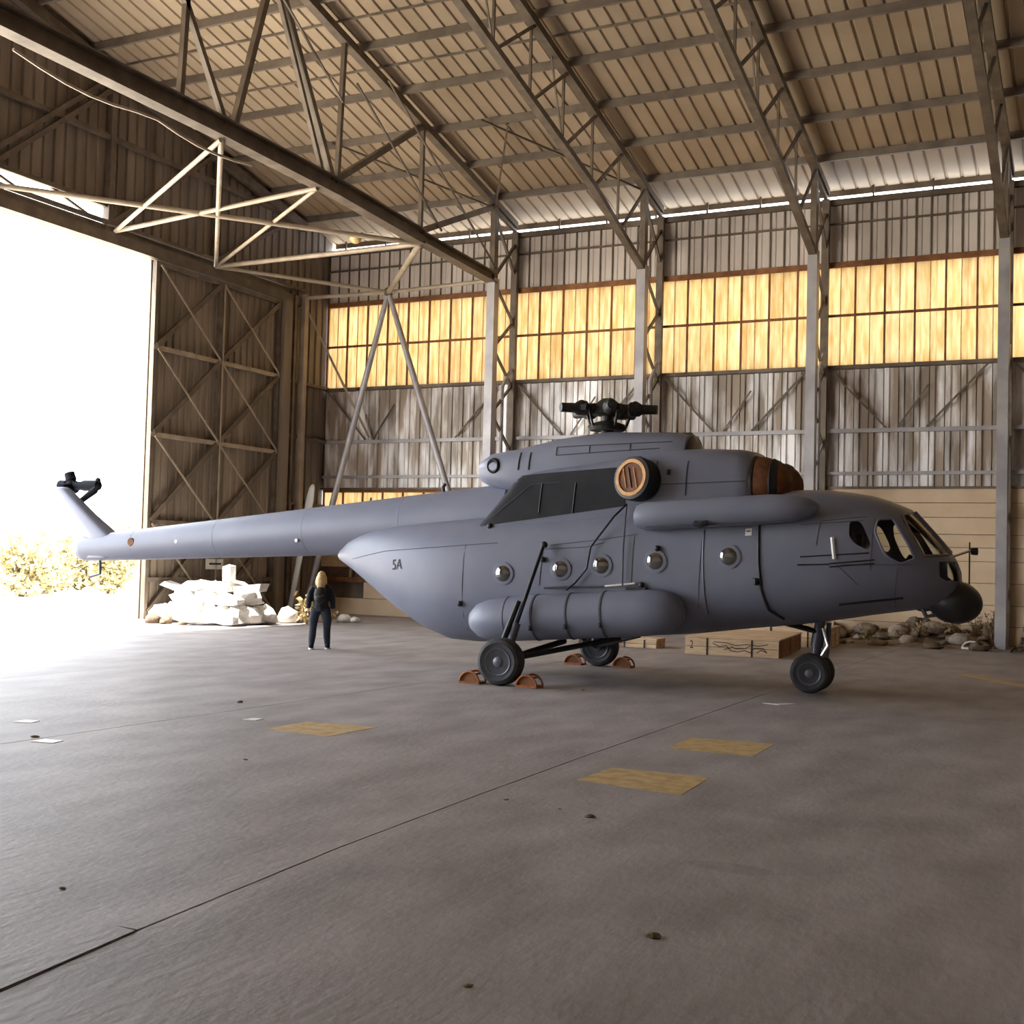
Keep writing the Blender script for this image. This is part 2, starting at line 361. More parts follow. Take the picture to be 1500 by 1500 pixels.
# ---- roof: ribbed sheets, purlins
ceil = thing('ceiling', (0, YRIDGE, zr(YRIDGE)), kind='structure')
p = 0.4; y0, y1 = YRIDGE, 35.25
prof = [(0.008, 0), (0.03, 0.035), (0.06, 0.035), (0.085, 0), (p - 0.008, 0)]
ring = prof + [(x, z + 0.012) for x, z in reversed(prof)]
rs = MB().loft([[(x, y, z + zr(y) - zr(YRIDGE)) for x, z in ring] for y in (y0, y1)]).mesh('roof_sheet'); rs.materials.append(M['roof'])
for q in list(rs.vertices): q.co.y -= YRIDGE
n = int((XR + 0.3 - (XG - 0.4)) / p) + 1
for i in range(n):
    link('roof_sheet', rs, None, ceil, loc=(XG - 0.4 + i * p, YRIDGE, zr(YRIDGE)))
MB().loft([[(XG - 0.4, y, zr(y) + 0.045), (XR + 0.4, y, zr(y) + 0.045), (XR + 0.4, y, zr(y) + 0.07), (XG - 0.4, y, zr(y) + 0.07)] for y in (35.25, 12.0, -11.2)]).build('roof_deck', 'roof', ceil)
k = 0
while 33 - 1.9 * k > YF:
    y = 33 - 1.9 * k
    MB().bar((XG - 0.1, y, zr(y) - 0.1), (XR, y, zr(y) - 0.1), 0.09, 0.2).build('purlin', 'purlin', ceil)
    if y > 13 and k in (3, 4): MB().bar((XG - 0.1, y - 0.95, zr(y - 0.95) - 0.03), (XR, y - 0.95, zr(y - 0.95) - 0.03), 0.05, 0.05).build('lath', 'purlin', ceil)
    k += 1
MB().bar((XG, 34.98, 12.63), (XR, 34.98, 12.63), 0.04, 0.24).build('eave_angle', 'purlin', ceil)
for i in range(24): MB().bar((XG + i * 1.6 + 0.5, 34.85, 12.25), (XG + i * 1.6 + 0.5, 34.85, zr(34.85)), 0.05).build('eave_stub', 'steel', ceil)

# ---- gable wall with the big doorway
YD = 0.0
gab = thing('wall_left', (XG, 20, 0), kind='structure')
def gsheet(y, wd, z0, z1, m='gable', x=XG - 0.05):
    g = 0.01
    prof = [(0, g), (0.04, 0.03), (0.04, 0.07), (0, 0.1), (0, wd - g)]
    ring = [(x + a, y + b) for a, b in prof] + [(x + a - 0.01, y + b) for a, b in reversed(prof)]
    return MB().loft([[(a, b, z) for a, b in ring] for z in (z0, z1)])
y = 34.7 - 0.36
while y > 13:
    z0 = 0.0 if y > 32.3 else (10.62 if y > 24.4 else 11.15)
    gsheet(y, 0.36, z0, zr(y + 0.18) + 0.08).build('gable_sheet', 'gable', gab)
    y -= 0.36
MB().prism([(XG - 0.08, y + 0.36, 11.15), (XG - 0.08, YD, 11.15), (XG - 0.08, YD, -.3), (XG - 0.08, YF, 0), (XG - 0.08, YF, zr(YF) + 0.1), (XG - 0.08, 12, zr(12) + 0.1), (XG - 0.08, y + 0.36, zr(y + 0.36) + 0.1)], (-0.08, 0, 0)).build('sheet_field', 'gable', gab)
MB().box((XG - 0.25, YD, 10.12), (XG + 0.15, 33.2, 10.42)).build('door_header', 'steel', gab)
MB().box((XG - 0.05, YD, 10.42), (XG + 0.0, 24.3, 10.62)).build('header_web', 'steel', gab)
MB().bar((XG + 0.1, YD, 10.66), (XG + 0.1, 33.2, 10.66), 0.12, 0.1).build('header_rail', 'steel', gab)
MB().bar((XG + 0.05, YD, 11.12), (XG + 0.05, 24.4, 11.12), 0.12, 0.12).build('transom_rail', 'steel', gab)
for i in range(7): MB().bar((XG, 23.8 - i * 2.2, 10.68), (XG, 22.4 - i * 2.2, 11.08), 0.06).build('transom_strut', 'steel', gab)
MB().bar((XG, YD, 0), (XG, YD, 10.6), 0.5).build('jamb', 'steel', gab)
MB().bar((XG + 0.08, 24.3, 10.6), (XG + 0.08, 24.3, zr(24.3)), 0.2, 0.2).build('gable_post', 'steel', gab)
MB().bar((XG + 0.08, 28.6, 10.6), (XG + 0.08, 28.6, zr(28.6)), 0.14, 0.14).build('gable_post', 'steel', gab)
MB().bar((XG + 0.08, 13, 12.95), (XG + 0.08, 31.8, 12.95), 0.12, 0.14).build('gable_girt', 'steel', gab)
for a, b in (((20.6, 11.2), (24.3, 14.3)), ((20.2, 11.2), (23.9, 14.3)), ((24.4, 10.7), (28.5, 13.8)), ((28.7, 10.7), (32, 12.6)), ((16.2, 14.5), (20.4, 11.3))):
    MB().bar((XG + 0.12, a[0], a[1]), (XG + 0.12, b[0], b[1]), 0.1, 0.13).build('gable_diagonal', 'steel', gab)
for ya, yb in ((33.0, 28.6), (28.6, 24.3), (24.3, 20.0), (20.0, 12.0)):
    MB().bar((XG + 0.12, ya, zr(ya) - 0.35), (XG + 0.12, yb, zr(yb) - 0.35), 0.2, 0.3).build('gable_rafter', 'steel', gab)
MB().box((XG - 0.1, 31.85, 0), (XG + 0.3, 32.25, 10.1)).build('jamb', 'leaf', gab)
MB().bar((XG + 0.15, 32.55, 0), (XG + 0.15, 32.55, 10.4), 0.12).build('corner_rail', 'steel', gab)
MB().bar((XG + 0.2, 33.0, 0), (XG + 0.2, 33.0, 10.5), 0.2).build('corner_post', 'steel_pale', gab)
for z in (5.8, 7.6, 3.6): MB().bar((XG + 0.1, 32.3, z), (XG + 0.1, 34.6, z), 0.1).build('corner_girt', 'steel', gab)
MB().bar((XG + 0.12, 33.0, 10.3), (XG + 1.9, 34.5, 5.9), 0.07).build('corner_brace', 'steel_pale', gab)

MB().prism([(XG - 0.09, 34.9, -.3), (XG - 0.09, 32.2, -.3), (XG - 0.09, 32.2, 10.5), (XG - 0.09, 24.3, 10.5), (XG - 0.09, 24.3, 11.12), (XG - 0.09, 13, 11.12), (XG - 0.09, 13, zr(13) + 0.1), (XG - 0.09, 34.9, zr(34.9) + 0.1)], (-0.05, 0, 0)).build('backing', 'gable', gab)
# ---- door leaf
dr = thing('door_1', (XG + 0.1, 29, 0), kind='structure')
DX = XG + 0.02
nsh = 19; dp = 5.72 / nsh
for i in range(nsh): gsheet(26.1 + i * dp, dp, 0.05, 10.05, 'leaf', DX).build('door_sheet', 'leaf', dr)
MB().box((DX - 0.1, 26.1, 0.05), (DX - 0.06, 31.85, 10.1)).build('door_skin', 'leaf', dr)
for z in (0.12, 1.15, 2.76, 5.2, 7.64, 10.0): MB().bar((DX + 0.12, 26.1, z), (DX + 0.12, 31.8, z), 0.1, 0.12).build('door_rail', 'steel_pale' if z in (5.2, 7.64) else 'steel', dr)
for yy in (26.14, 28.9, 31.76): MB().bar((DX + 0.1, yy, 0.05), (DX + 0.1, yy, 10.05), 0.12 if yy != 28.9 else 0.16, 0.12).build('door_stile', 'steel', dr)
MB().bar((DX + 0.2, 28.98, 0.1), (DX + 0.2, 28.98, 10.0), 0.04, 0.04).build('door_stile', 'steel_pale', dr)
for za, zb in ((0.2, 2.76), (2.76, 5.2), (5.2, 7.64), (7.64, 10.0)):
    for ya, yb in ((26.2, 28.85), (28.95, 31.7)):
        MB().bar((DX + 0.17, ya, za + 0.05), (DX + 0.17, yb, zb - 0.05), 0.07, 0.15).build('door_diagonal', 'steel', dr)
        MB().bar((DX + 0.22, ya, zb - 0.05), (DX + 0.22, yb, za + 0.05), 0.03, 0.05).build('door_tie', 'steel_pale', dr)

# ---- the two sides behind the camera
wf = MB().box((XG, YF - 0.15, -0.3), (XR, YF, zr(YF) + 0.1)).build('wall_front', 'galv_up'); tag(wf, kind='structure')
wr = MB().prism([(XR, YW + 0.2, 0), (XR, YF, 0), (XR, YF, zr(YF) + 0.1), (XR, 12, zr(12) + 0.1), (XR, YW + 0.2, zr(YW) + 0.1)], (0.15, 0, 0)).build('wall_right', 'gable'); tag(wr, kind='structure')

# ------------------------------------------------------------------ lattice columns and roof trusses
def tc(y): return 12.8 + SL * (33 - y)
def bc(y):
    P = [(33, 10.4), (29, 11.75), (22, 13.45), (12, 15.7)]
    for (a, za), (b, zb) in zip(P, P[1:]):
        if b <= y <= a: return za + (zb - za) * (a - y) / (a - b)
names_c = {-17.13: 'grey lattice column carrying the horizontal tie beam, beside the inverted V brace',
           -12.3: 'grey lattice column on the back wall behind the rotor head',
           -7.42: 'grey lattice column on the back wall behind the engine intakes',
           -2.62: 'grey lattice column on the back wall just ahead of the helicopter nose',
           2.25: 'grey lattice column on the back wall past the rubble heap'}
names_t = {-17.13: 'brown steel roof truss with a heavy horizontal bottom beam',
           -12.3: 'brown lattice rafter rising from the column behind the rotor head',
           -7.42: 'brown lattice rafter rising from the column behind the engine intakes',
           -2.62: 'brown lattice rafter rising from the column just ahead of the helicopter nose',
           2.25: 'brown lattice rafter rising from the column past the rubble heap'}
for X in CX[:5]:
    c = thing('lattice_column', (X, 33, 0), names_c[X], 'column', 'lattice columns along the back wall')
    MB().box((X - 0.13, 32.85, 0), (X + 0.13, 33.15, 10.5)).build('inner_chord', 'steel_grey', c)
    MB().box((X - 0.1, 34.4, 0), (X + 0.1, 34.56, 12.3)).build('outer_chord', 'steel', c)
    MB().tube([(X + 0.03, 33.75, 0.3), (X + 0.03, 33.75, 7.3), (X + 0.03, 34.3, 7.9)], 0.06, 8).build('rain_pipe', 'steel_grey', c)
    MB().box((X - 0.25, 32.7, 0), (X + 0.25, 34.6, 0.06)).build('base_plate', 'steel', c)
    z = 0.4; s = 0
    while z < 10.2:
        a, b = (33.1, 34.42) if s % 2 == 0 else (34.42, 33.1)
        MB().bar((X, a, z), (X, b, z + 1.0), 0.07).build('lacing_bar', 'steel_grey' if z < 5 else 'steel', c)
        z += 1.0; s += 1
    MB().prism([(X - 0.08, 32.9, 10.3), (X - 0.08, 33.15, 10.3), (X - 0.08, 33.12, 12.85), (X - 0.08, 32.88, 12.85)], (0.16, 0, 0)).build('haunch', 'steel', c)
    MB().bar((X, 33.1, 12.6), (X, 34.45, 12.35), 0.1, 0.14).build('knee_bar', 'steel', c)
    MB().bar((X, 33.1, 10.6), (X, 34.45, 11.9), 0.08).build('lacing_bar', 'steel', c)
    MB().bar((X, 33.1, 12.4), (X, 34.45, 10.9), 0.08).build('lacing_bar', 'steel', c)

    t = thing('roof_truss', (X, 33, 10.4), names_t[X], 'truss', 'roof trusses')
    MB().bar((X, 34.4, tc(34.4)), (X, YRIDGE, tc(YRIDGE)), 0.22, 0.2).build('top_chord', 'steel', t)
    MB().bar((X, YRIDGE, tc(YRIDGE)), (X, YF, tc(2 * YRIDGE - YF)), 0.22, 0.2).build('top_chord', 'steel', t)
    ns = [33 - 1.9 * k for k in range(12)]
    if X != -17.13:
        P = [(33, 10.4), (29, 11.75), (22, 13.45), (12, 15.7)]
        for (a, za), (b, zb) in zip(P, P[1:]):
            MB().bar((X, a, za), (X, b, zb), 0.2, 0.16).build('bottom_chord', 'steel', t)
        for k in range(1, 12):
            yk, ym = ns[k], ns[k - 1]
            MB().bar((X - 0.06, yk, bc(max(yk, 12)) + 0.05), (X - 0.06, yk, tc(yk) - 0.05), 0.06).build('web_post', 'steel', t)
            MB().bar((X + 0.05, yk, bc(max(yk, 12)) + 0.05), (X + 0.05, ym, tc(ym) - 0.05), 0.07).build('web_diagonal', 'steel', t)
            if k in (3, 5, 7): MB().bar((X - 0.05, yk, bc(yk) + 0.05), (X - 0.05, ns[k] - 0.8, tc(ns[k] - 0.8) - 0.05), 0.04).build('web_tie', 'steel', t)
    else:
        B = [(33, 10.5), (28.6, 10.68), (24.5, 10.88), (20, 10.95), (-10, 10.95)]
        for (a, za), (b, zb) in zip(B, B[1:]):
            MB().ibeam((X, a, za), (X, b, zb), 0.34, 0.42 if a < 30 else 0.3).build('tie_beam', 'steel', t)
        for (a, za), (b, zb), wd in (((28.6, 10.85), (28.6, tc(28.6)), .11), ((28.6, 10.85), (32.95, 12.7), .15), ((24.5, 11.05), (28.6, tc(28.6)), .15), ((24.6, 11.05), (24.75, tc(24.75)), .11),
                                     ((24.4, 11.05), (21.9, tc(21.9)), .14), ((24.0, 11.05), (21.7, tc(21.7)), .1), ((20.7, 11.15), (21.9, tc(21.9)), .14), ((19.0, 11.15), (19.2, tc(19.2)), .12), ((20.4, 11.1), (17, tc(17)), .12), ((14, 11.1), (17, tc(17)), .12)):
            MB().bar((X, a, za), (X, b, zb), wd).build('web_member', 'steel', t)
        for a, b in (((24.6, 13.4), (29.6, 11.1)), ((21.0, 14.6), (24.6, 13.0)), ((26.0, 14.0), (33.0, 10.8))):
            MB().bar((X + 0.5, a[0], a[1]), (X + 0.1, b[0], b[1]), 0.045).build('sag_rod', 'steel', t)
    MB().bar((X - 0.02, 33, tc(33) - 0.12), (X - 3.2, 28.9, zr(28.9) - 0.2), 0.05).build('sway_rod', 'steel', t) if X in (-12.3, -17.13) else None
    MB().bar((X, 33, tc(33) - 0.2), (X + 2.3, 29.2, zr(29.2) - 0.2), 0.05).build('sway_rod', 'steel', t) if X == -17.13 else None

# ---- horizontal wind bracing between gable and first truss, inverted V below it
br = thing('wind_bracing', (-20.9, 33, 0), 'pale tubular bracing under the roof with an inverted V down to the floor', 'bracing')
X1 = -17.13; HX = XG + 0.15
A1, A2, A3 = (X1, 20.3, 10.7), (X1, 23.8, 10.66), (X1, 28.6, 10.5)
H0, H1, H2, H3 = (HX, 20.6, 10.6), (HX, 24.5, 10.48), (HX, 28.6, 10.45), (HX, 33.0, 10.4)
N = (-20.87, 33.0, 10.36); E_ = (X1 - 0.15, 33.0, 10.45)
for a, b, r in ((A1, H1, .055), (A1, H2, .06), (A2, H1, .06), (A2, H2, .05), (A3, H0, .065), (A3, H2, .07), (H2, N, .06), (H3, N, .065), (N, E_, .06), (N, A3, .085)):
    MB().tube([a, b], r, 10).build('brace_tube', 'steel_pale', br, smooth=False)
for bx, by in ((-23.75, 33.0), (-16.72, 32.5)):
    t_ = [Vector(N).lerp(Vector((bx, by, 0)), k / 3) for k in range(4)]
    MB().tube(t_, [.08, .1, .1, .09], 12).build('brace_leg', 'steel_grey', br)
    MB().box((bx - 0.2, by - 0.2, 0), (bx + 0.2, by + 0.2, 0.05)).build('foot_plate', 'steel', br)
MB().ball(N, 0.16, 10, 7).build('gusset', 'steel', br)
# lamp globe hanging from the bracing
L = Vector((-19.05, 28.35, 10.78))
lp = thing('globe_lamp', L, 'amber globe lamp hanging from the pale bracing near the roof', 'lamp')
MB().ball(L, 0.17, 16, 11).build('globe', 'bulb', lp, smooth=True)
MB().lathe([(0.09, 0.13), (0.09, 0.22), (0.04, 0.25)], L, (0.6, 0.3, 0.25), 12).build('socket', 'steel', lp)
MB().tube([L + Vector((0.12, 0.05, 0.1)), L + Vector((0.5, 0.12, 0.12))], 0.025, 6).build('bracket', 'steel_pale', lp)
# cable slung along the tie beam
cb = [(X1 - 0.2, 15 + i * 0.6, 10.62 - 0.18 * abs(math.sin(i * 0.55))) for i in range(12)]
tag(MB().tube(cb, 0.03, 6).build('power_cable', 'steel_pale', org=(X1 - 0.2, 15, 10.5)), 'slack cable hanging under the heavy horizontal tie beam', 'cable')
sp = MB().box((XG + 0.2, 28.55, 1.45), (XG + 0.24, 29.3, 1.75)).build('notice_board', 'offwhite', org=(XG + 0.22, 28.9, 1.45))
tag(sp, 'small white notice with a dark line fixed to the sliding door', 'sign')
MB().box((XG + 0.24, 28.66, 1.58), (XG + 0.245, 29.2, 1.64)).build('printed_line', 'ink', sp)

# ------------------------------------------------------------------ helicopter
HO = Vector((-8.625, 19.513, 0)); TH = math.radians(1.9)
HX_, HY_ = Vector((math.cos(TH), math.sin(TH), 0)), Vector((-math.sin(TH), math.cos(TH), 0))
def W(x, y, z): return HO + HX_ * x + HY_ * y + Vector((0, 0, z))
heli = thing('helicopter', HO, 'grey-blue twin-engine transport helicopter without rotor blades parked on the hangar floor', 'helicopter')

def interp(T, x):
    if x <= T[0][0]: return T[0][1:]
    for a, b in zip(T, T[1:]):
        if a[0] <= x <= b[0]:
            k = (x - a[0]) / (b[0] - a[0]); return [p + (q - p) * k for p, q in zip(a[1:], b[1:])]
    return T[-1][1:]
# x, bottom, top, half width, squareness
CAB = [(-4.5, 1.88, 2.08, .10, 2.2), (-4.38, 1.82, 2.25, .24, 2.2), (-4.1, 1.68, 2.38, .44, 2.3), (-3.8, 1.50, 2.46, .60, 2.4), (-3.4, 1.25, 2.53, .78, 2.5), (-3.0, 1.0, 2.58, .93, 2.6), (-2.4, .69, 2.63, 1.11, 2.7), (-1.9, .53, 2.67, 1.2, 2.8), (-1.4, .51, 2.71, 1.24, 2.8), (-.8, .56, 2.76, 1.25, 2.8),
       (0, .63, 2.83, 1.25, 2.8), (1.2, .73, 2.94, 1.25, 2.8), (2.4, .83, 3.04, 1.25, 2.8), (3.4, .97, 3.13, 1.25, 2.8), (4.2, 1.07, 3.19, 1.245, 2.7), (4.6, 1.14, 3.18, 1.23, 2.6), (4.9, 1.19, 3.15, 1.21, 2.55), (5.2, 1.25, 3.10, 1.16, 2.5), (5.5, 1.30, 3.01, 1.09, 2.4), (5.76, 1.34, 2.90, 1.0, 2.35), (5.98, 1.38, 2.68, .9, 2.3), (6.2, 1.42, 2.43, .77, 2.25), (6.36, 1.47, 2.24, .62, 2.2), (6.45, 1.55, 2.09, .45, 2.2), (6.5, 1.66, 1.95, .2, 2.0)]
BLK = [(-1.3, 2.3, 2.5, .85, 4), (-1.15, 2.3, 2.62, .93, 4.5), (-.85, 2.3, 2.98, .97, 5), (-.5, 2.3, 3.42, .98, 5), (0, 2.3, 3.52, .98, 5), (.8, 2.35, 3.62, .98, 5), (1.5, 2.4, 3.72, .98, 4.5), (1.95, 2.45, 3.83, .98, 3.8), (2.6, 2.5, 3.85, .97, 3.4), (3.2, 2.55, 3.83, .94, 3.1), (3.4, 2.6, 3.79, .92, 3), (3.47, 2.62, 3.72, .87, 3)]
SPN = [(-1.52, 3.42, 3.62, .28, 2.4), (-1.46, 3.3, 3.72, .42, 2.6), (-1.25, 3.2, 3.83, .52, 3), (-.76, 3.1, 3.9, .6, 3.2), (.02, 3.1, 4.06, .66, 3.4), (.5, 3.1, 4.12, .68, 3.6), (.9, 3.1, 4.16, .68, 3.6), (2.1, 3.1, 4.14, .62, 3.4), (2.3, 3.1, 4.1, .58, 3.2)]
def ring(T, x, n=40, grow=0.0):
    zb, zt, hw, e = interp(T, x); zc = (zb + zt) / 2; hh = (zt - zb) / 2 + grow; hw += grow; R_ = []
    for k in range(n):
        a = 2 * math.pi * k / n + math.pi / n
        c, s = math.cos(a), math.sin(a)
        R_.append(W(x, hw * math.copysign(abs(c) ** (2 / e), c), zc + hh * math.copysign(abs(s) ** (2 / e), s)))
    return R_
def xs(T, extra=2):
    o = []
    for a, b in zip(T, T[1:]):
        m = max(1, int((b[0] - a[0]) / 0.3))
        o += [a[0] + (b[0] - a[0]) * k / m for k in range(m)]
    return o + [T[-1][0]]
def skin_y(T, x, z):
    zb, zt, hw, e = interp(T, x); s = abs((z - (zb + zt) / 2) / ((zt - zb) / 2))
    return hw * (1 - min(s, .999) ** e) ** (1 / e)
def sk(x, z, off=0.0, T=CAB, side=-1): return W(x, side * (skin_y(T, x, z) + off), z)

# fuselage shell with real window openings
hullmb = MB().loft([ring(CAB, x, 48) for x in xs(CAB)])
hull0 = hullmb.mesh('hull', HO)
shell = baked(hull0, [('SOLIDIFY', dict(thickness=0.05, offset=-1.0, use_even_offset=False))])
def cutter(mb):
    me = mb.mesh('cut', HO); o = bpy.data.objects.new('cut', me); COL.objects.link(o); return o
def side_poly(poly, ya, yb):
    return MB().prism([W(x, ya, z) for x, z in poly], HY_ * (yb - ya))
def rounded(poly, k=0.25, n=4):
    o = []
    for i, p in enumerate(poly):
        p = Vector(p); a = Vector(poly[i - 1]); b = Vector(poly[(i + 1) % len(poly)])
        s, e = p.lerp(a, k), p.lerp(b, k)
        for j in range(n + 1):
            t = j / n; o.append(tuple((1 - t) ** 2 * s + 2 * t * (1 - t) * p + t * t * e))
    return o
PORT = [(-.55, 1.73), (.47, 1.83), (1.17, 1.91), (2.07, 2.0), (3.24, 2.10)]
cuts = {}
for s, ya, yb in (('n', -1.6, -.5), ('f', .5, 1.6)):
    for i, (x, z) in enumerate(PORT):
        cuts['port' + s + str(i)] = side_poly([(x + .155 * math.cos(a * math.pi / 10), z + .165 * math.sin(a * math.pi / 10)) for a in range(20)], ya, yb)
    cuts['quarter' + s] = side_poly(rounded([(5.01, 2.66), (5.17, 2.67), (5.33, 2.33), (5.28, 2.24), (5.1, 2.33), (5.01, 2.45)], .3), ya, yb)
    cuts['side' + s] = side_poly(rounded([(5.38, 2.70), (5.60, 2.72), (5.82, 2.36), (5.93, 2.13), (5.72, 2.05), (5.52, 2.18), (5.38, 2.5)], .3), ya * .99, yb)
for s, ya, yb in (('n', -1.3, -.04), ('f', .04, 1.3)):
    cuts['screen' + s] = side_poly([(5.69, 2.77), (5.80, 2.80), (5.84, 3.0), (6.7, 2.24), (6.30, 2.2), (6.05, 2.17)], ya, yb)
    cuts['nose' + s] = side_poly([(6.24, 2.1), (6.7, 2.12), (6.7, 1.82), (6.33, 1.82), (6.25, 1.88)], ya, yb)
cutobjs = {k: cutter(v) for k, v in cuts.items()}
mods = [('BOOLEAN', dict(operation='DIFFERENCE', object=o, solver='EXACT')) for o in cutobjs.values()]
hull = baked(shell, mods)
hull.materials.clear(); hull.materials.append(M['heli'])
hull.name = 'fuselage'
fus = link('fuselage', hull, None, heli); auto_smooth(fus, 28)
# glazing: thin shell cut to the shape of each opening
thin = baked(MB().loft([ring(CAB, x, 48, -0.012) for x in xs(CAB)]).mesh('thin', HO), [('SOLIDIFY', dict(thickness=0.012, offset=-1.0, use_even_offset=False))])
for k, o in cutobjs.items():
    if k.startswith('port'): continue
    me = baked(thin, [('BOOLEAN', dict(operation='INTERSECT', object=o, solver='EXACT'))])
    me.materials.clear(); me.materials.append(M['glass'])
    nm = 'quarter_window' if k[:4] == 'quar' else 'side_window' if k[:4] == 'side' else 'windscreen' if k[:4] == 'scre' else 'nose_window'
    auto_smooth(link(nm, me, None, heli), 40)
for o in cutobjs.values(): bpy.data.objects.remove(o)
for side in (-1, 1):
    for x, z in PORT:
        y = skin_y(CAB, x, z)
        pw = MB().lathe([(.155, -.02), (.15, .0), (.13, .02), (.09, .036), (.045, .045), (.001, .048)], W(x, side * y, z), HY_ * side, 24).build('porthole', 'porthole', heli, smooth=True)
        MB().lathe([(.155, -.03), (.185, -.03), (.185, .014), (.155, .018)], W(x, side * y, z), HY_ * side, 24).build('porthole_rim', 'heli', pw)
# window frames along the cockpit glazing
def skin_tube(pts, r, m, name, off=0.004, T=CAB, parent=None, n=6, sub=6):
    P = []
    for (xa, za), (xb, zb) in zip(pts, pts[1:]):
        for k in range(sub): P.append(sk(xa + (xb - xa) * k / sub, za + (zb - za) * k / sub, off, T))
    P.append(sk(*pts[-1], off, T))
    return MB().tube(P, r, n).build(name, m, parent or heli)
skin_tube(rounded([(5.38, 2.6), (5.40, 2.70), (5.60, 2.72), (5.82, 2.36), (5.93, 2.13), (5.72, 2.05), (5.52, 2.18), (5.38, 2.5), (5.38, 2.6)], .2), .018, 'heli', 'window_frame', sub=2)
skin_tube([(5.72, 2.78), (5.88, 2.48), (6.05, 2.18), (6.2, 2.19), (6.34, 2.2)], .02, 'steel', 'windscreen_frame', sub=4)
MB().tube([W(5.82, -.02, 2.86), W(6.0, -.02, 2.66), W(6.2, -.02, 2.43), W(6.36, -.02, 2.24)], .022, 8).build('windscreen_post', 'heli', heli)
# cockpit interior
for s in (-1, 1):
    se = MB().box((-.25, -.22, 0), (.22, .22, .1)).box((-.32, -.22, .0), (-.22, .22, .62)).box((-.31, -.12, .6), (-.23, .12, .8))
    rz = Matrix.Rotation(TH, 3, 'Z')
    for i, v in enumerate(se.v): se.v[i] = tuple(W(5.2, s * .52, 1.72) + rz @ Vector(v))
    se.build('pilot_seat', 'inside', heli)
MB().prism([W(x, -.55, z) for x, z in ((5.72, 1.6), (6.05, 1.65), (6.0, 2.1), (5.8, 2.2), (5.72, 2.08))], HY_ * 1.1).build('instrument_panel', 'inside', heli)
MB().prism([W(x, -.7, z) for x, z in ((4.3, 1.36), (5.9, 1.56), (5.9, 1.6), (4.3, 1.42))], HY_ * 1.4).build('cockpit_floor', 'inside', heli)
MB().prism([W(x, -.95, z) for x, z in ((4.55, 1.4), (4.6, 1.4), (4.6, 2.85), (4.55, 2.85))], HY_ * .55).build('bulkhead', 'inside', heli)
MB().prism([W(x, .40, z) for x, z in ((4.55, 1.4), (4.6, 1.4), (4.6, 2.85), (4.55, 2.85))], HY_ * .55).build('bulkhead', 'inside', heli)
MB().prism([W(x, -.65, z) for x, z in ((-2.2, 1.1), (4.5, 1.35), (4.5, 1.4), (-2.2, 1.15))], HY_ * 1.3).build('cabin_floor', 'inside', heli)

# tail boom, pylon, tail rotor head
BA, BB = (-.9, 2.72, .60), (-10.72, 1.965, .265)
bm_pts = [W(BA[0] + (BB[0] - BA[0]) * k / 14, 0, BA[1] + (BB[1] - BA[1]) * k / 14) for k in range(15)]
MB().tube(bm_pts, [BA[2] + (BB[2] - BA[2]) * k / 14 for k in range(15)], 36).build('tail_boom', 'heli', heli); auto_smooth(bpy.data.objects['tail_boom'], 40)
for k in (3, 6, 9, 12):
    r = BA[2] + (BB[2] - BA[2]) * k / 14
    MB().lathe([(r + .001, -.008), (r + .004, 0), (r + .001, .008)], bm_pts[k], bm_pts[k] - bm_pts[k - 1], 36).build('boom_joint', 'heli', heli)
def foil(c, chord, th, zc):
    """fin section at centre x=c"""
    P = []
    for k in range(20):
        a = 2 * math.pi * k / 20; ca, sa = math.cos(a), math.sin(a)
        e_ = .35 if ca > 0 else 1.0
        P.append(W(c + chord / 2 * (math.copysign(abs(ca) ** .5, ca) if ca > 0 else ca), th / 2 * math.copysign(abs(sa) ** e_, sa) * (1.0 if ca > 0 else 1 + ca * .75), zc))
    return P
MB().loft([foil(-10.46, 1.0, .44, 1.78), foil(-10.44, 1.06, .44, 2.0), foil(-10.42, .92, .42, 2.25), foil(-10.98, .66, .34, 2.72), foil(-11.52, .48, .28, 3.2), foil(-11.56, .4, .18, 3.25)]).build('tail_pylon', 'heli', heli, smooth=True)
MB().lathe([(.265, 0), (.25, .12), (.2, .22), (.12, .28), (.02, .3)], W(-10.7, 0, 1.965), -HX_, 24).build('boom_tail_cone', 'heli', heli, smooth=True)
th_ = MB().tube([W(-11.55, .05, 3.22), W(-11.58, .45, 3.28)], .1, 12).build('tail_rotor_head', 'rotor_matt', heli)
MB().lathe([(.14, -.06), (.16, 0), (.14, .08)], W(-11.58, .42, 3.28), HY_, 16).build('hub', 'rotor_matt', th_)
for dx, dz, ln in ((1, .02, .72), (-1, .05, .36), (-.35, .9, .3)):
    a = W(-11.58, .42, 3.3); b = a + (HX_ * dx + Vector((0, 0, dz))).normalized() * ln
    MB().tube([a, a.lerp(b, .4), a.lerp(b, .45), b], [.1, .1, .12, .11], 10).build('blade_stub', 'rotor_matt', th_)
MB().tube([W(-10.86, .42, 3.33), W(-10.9, .35, 3.2), W(-11.1, .2, 2.98), W(-11.16, .1, 2.9)], [.05, .08, .06, .03], 8).build('pitch_horn', 'heli_dark', th_)
MB().ball(W(-10.88, .42, 3.42), .06, 10, 7).build('pitch_horn_knob', 'heli_dark', th_)
MB().lathe([(.001, .012), (.075, .012), (.085, 0), (.085, -.02)], W(-9.28, -(.31), 2.12), -HY_, 20).build('boom_marking', 'orange', heli)
MB().lathe([(.001, .012), (.03, .01), (.035, -.02)], W(-8.1, -.352, 2.15), -HY_, 10).build('boom_light', 'chrome', heli)
MB().lathe([(.001, .012), (.03, .01), (.035, -.02)], W(-5.2, -.445, 2.22), -HY_, 10).build('boom_light', 'chrome', heli)
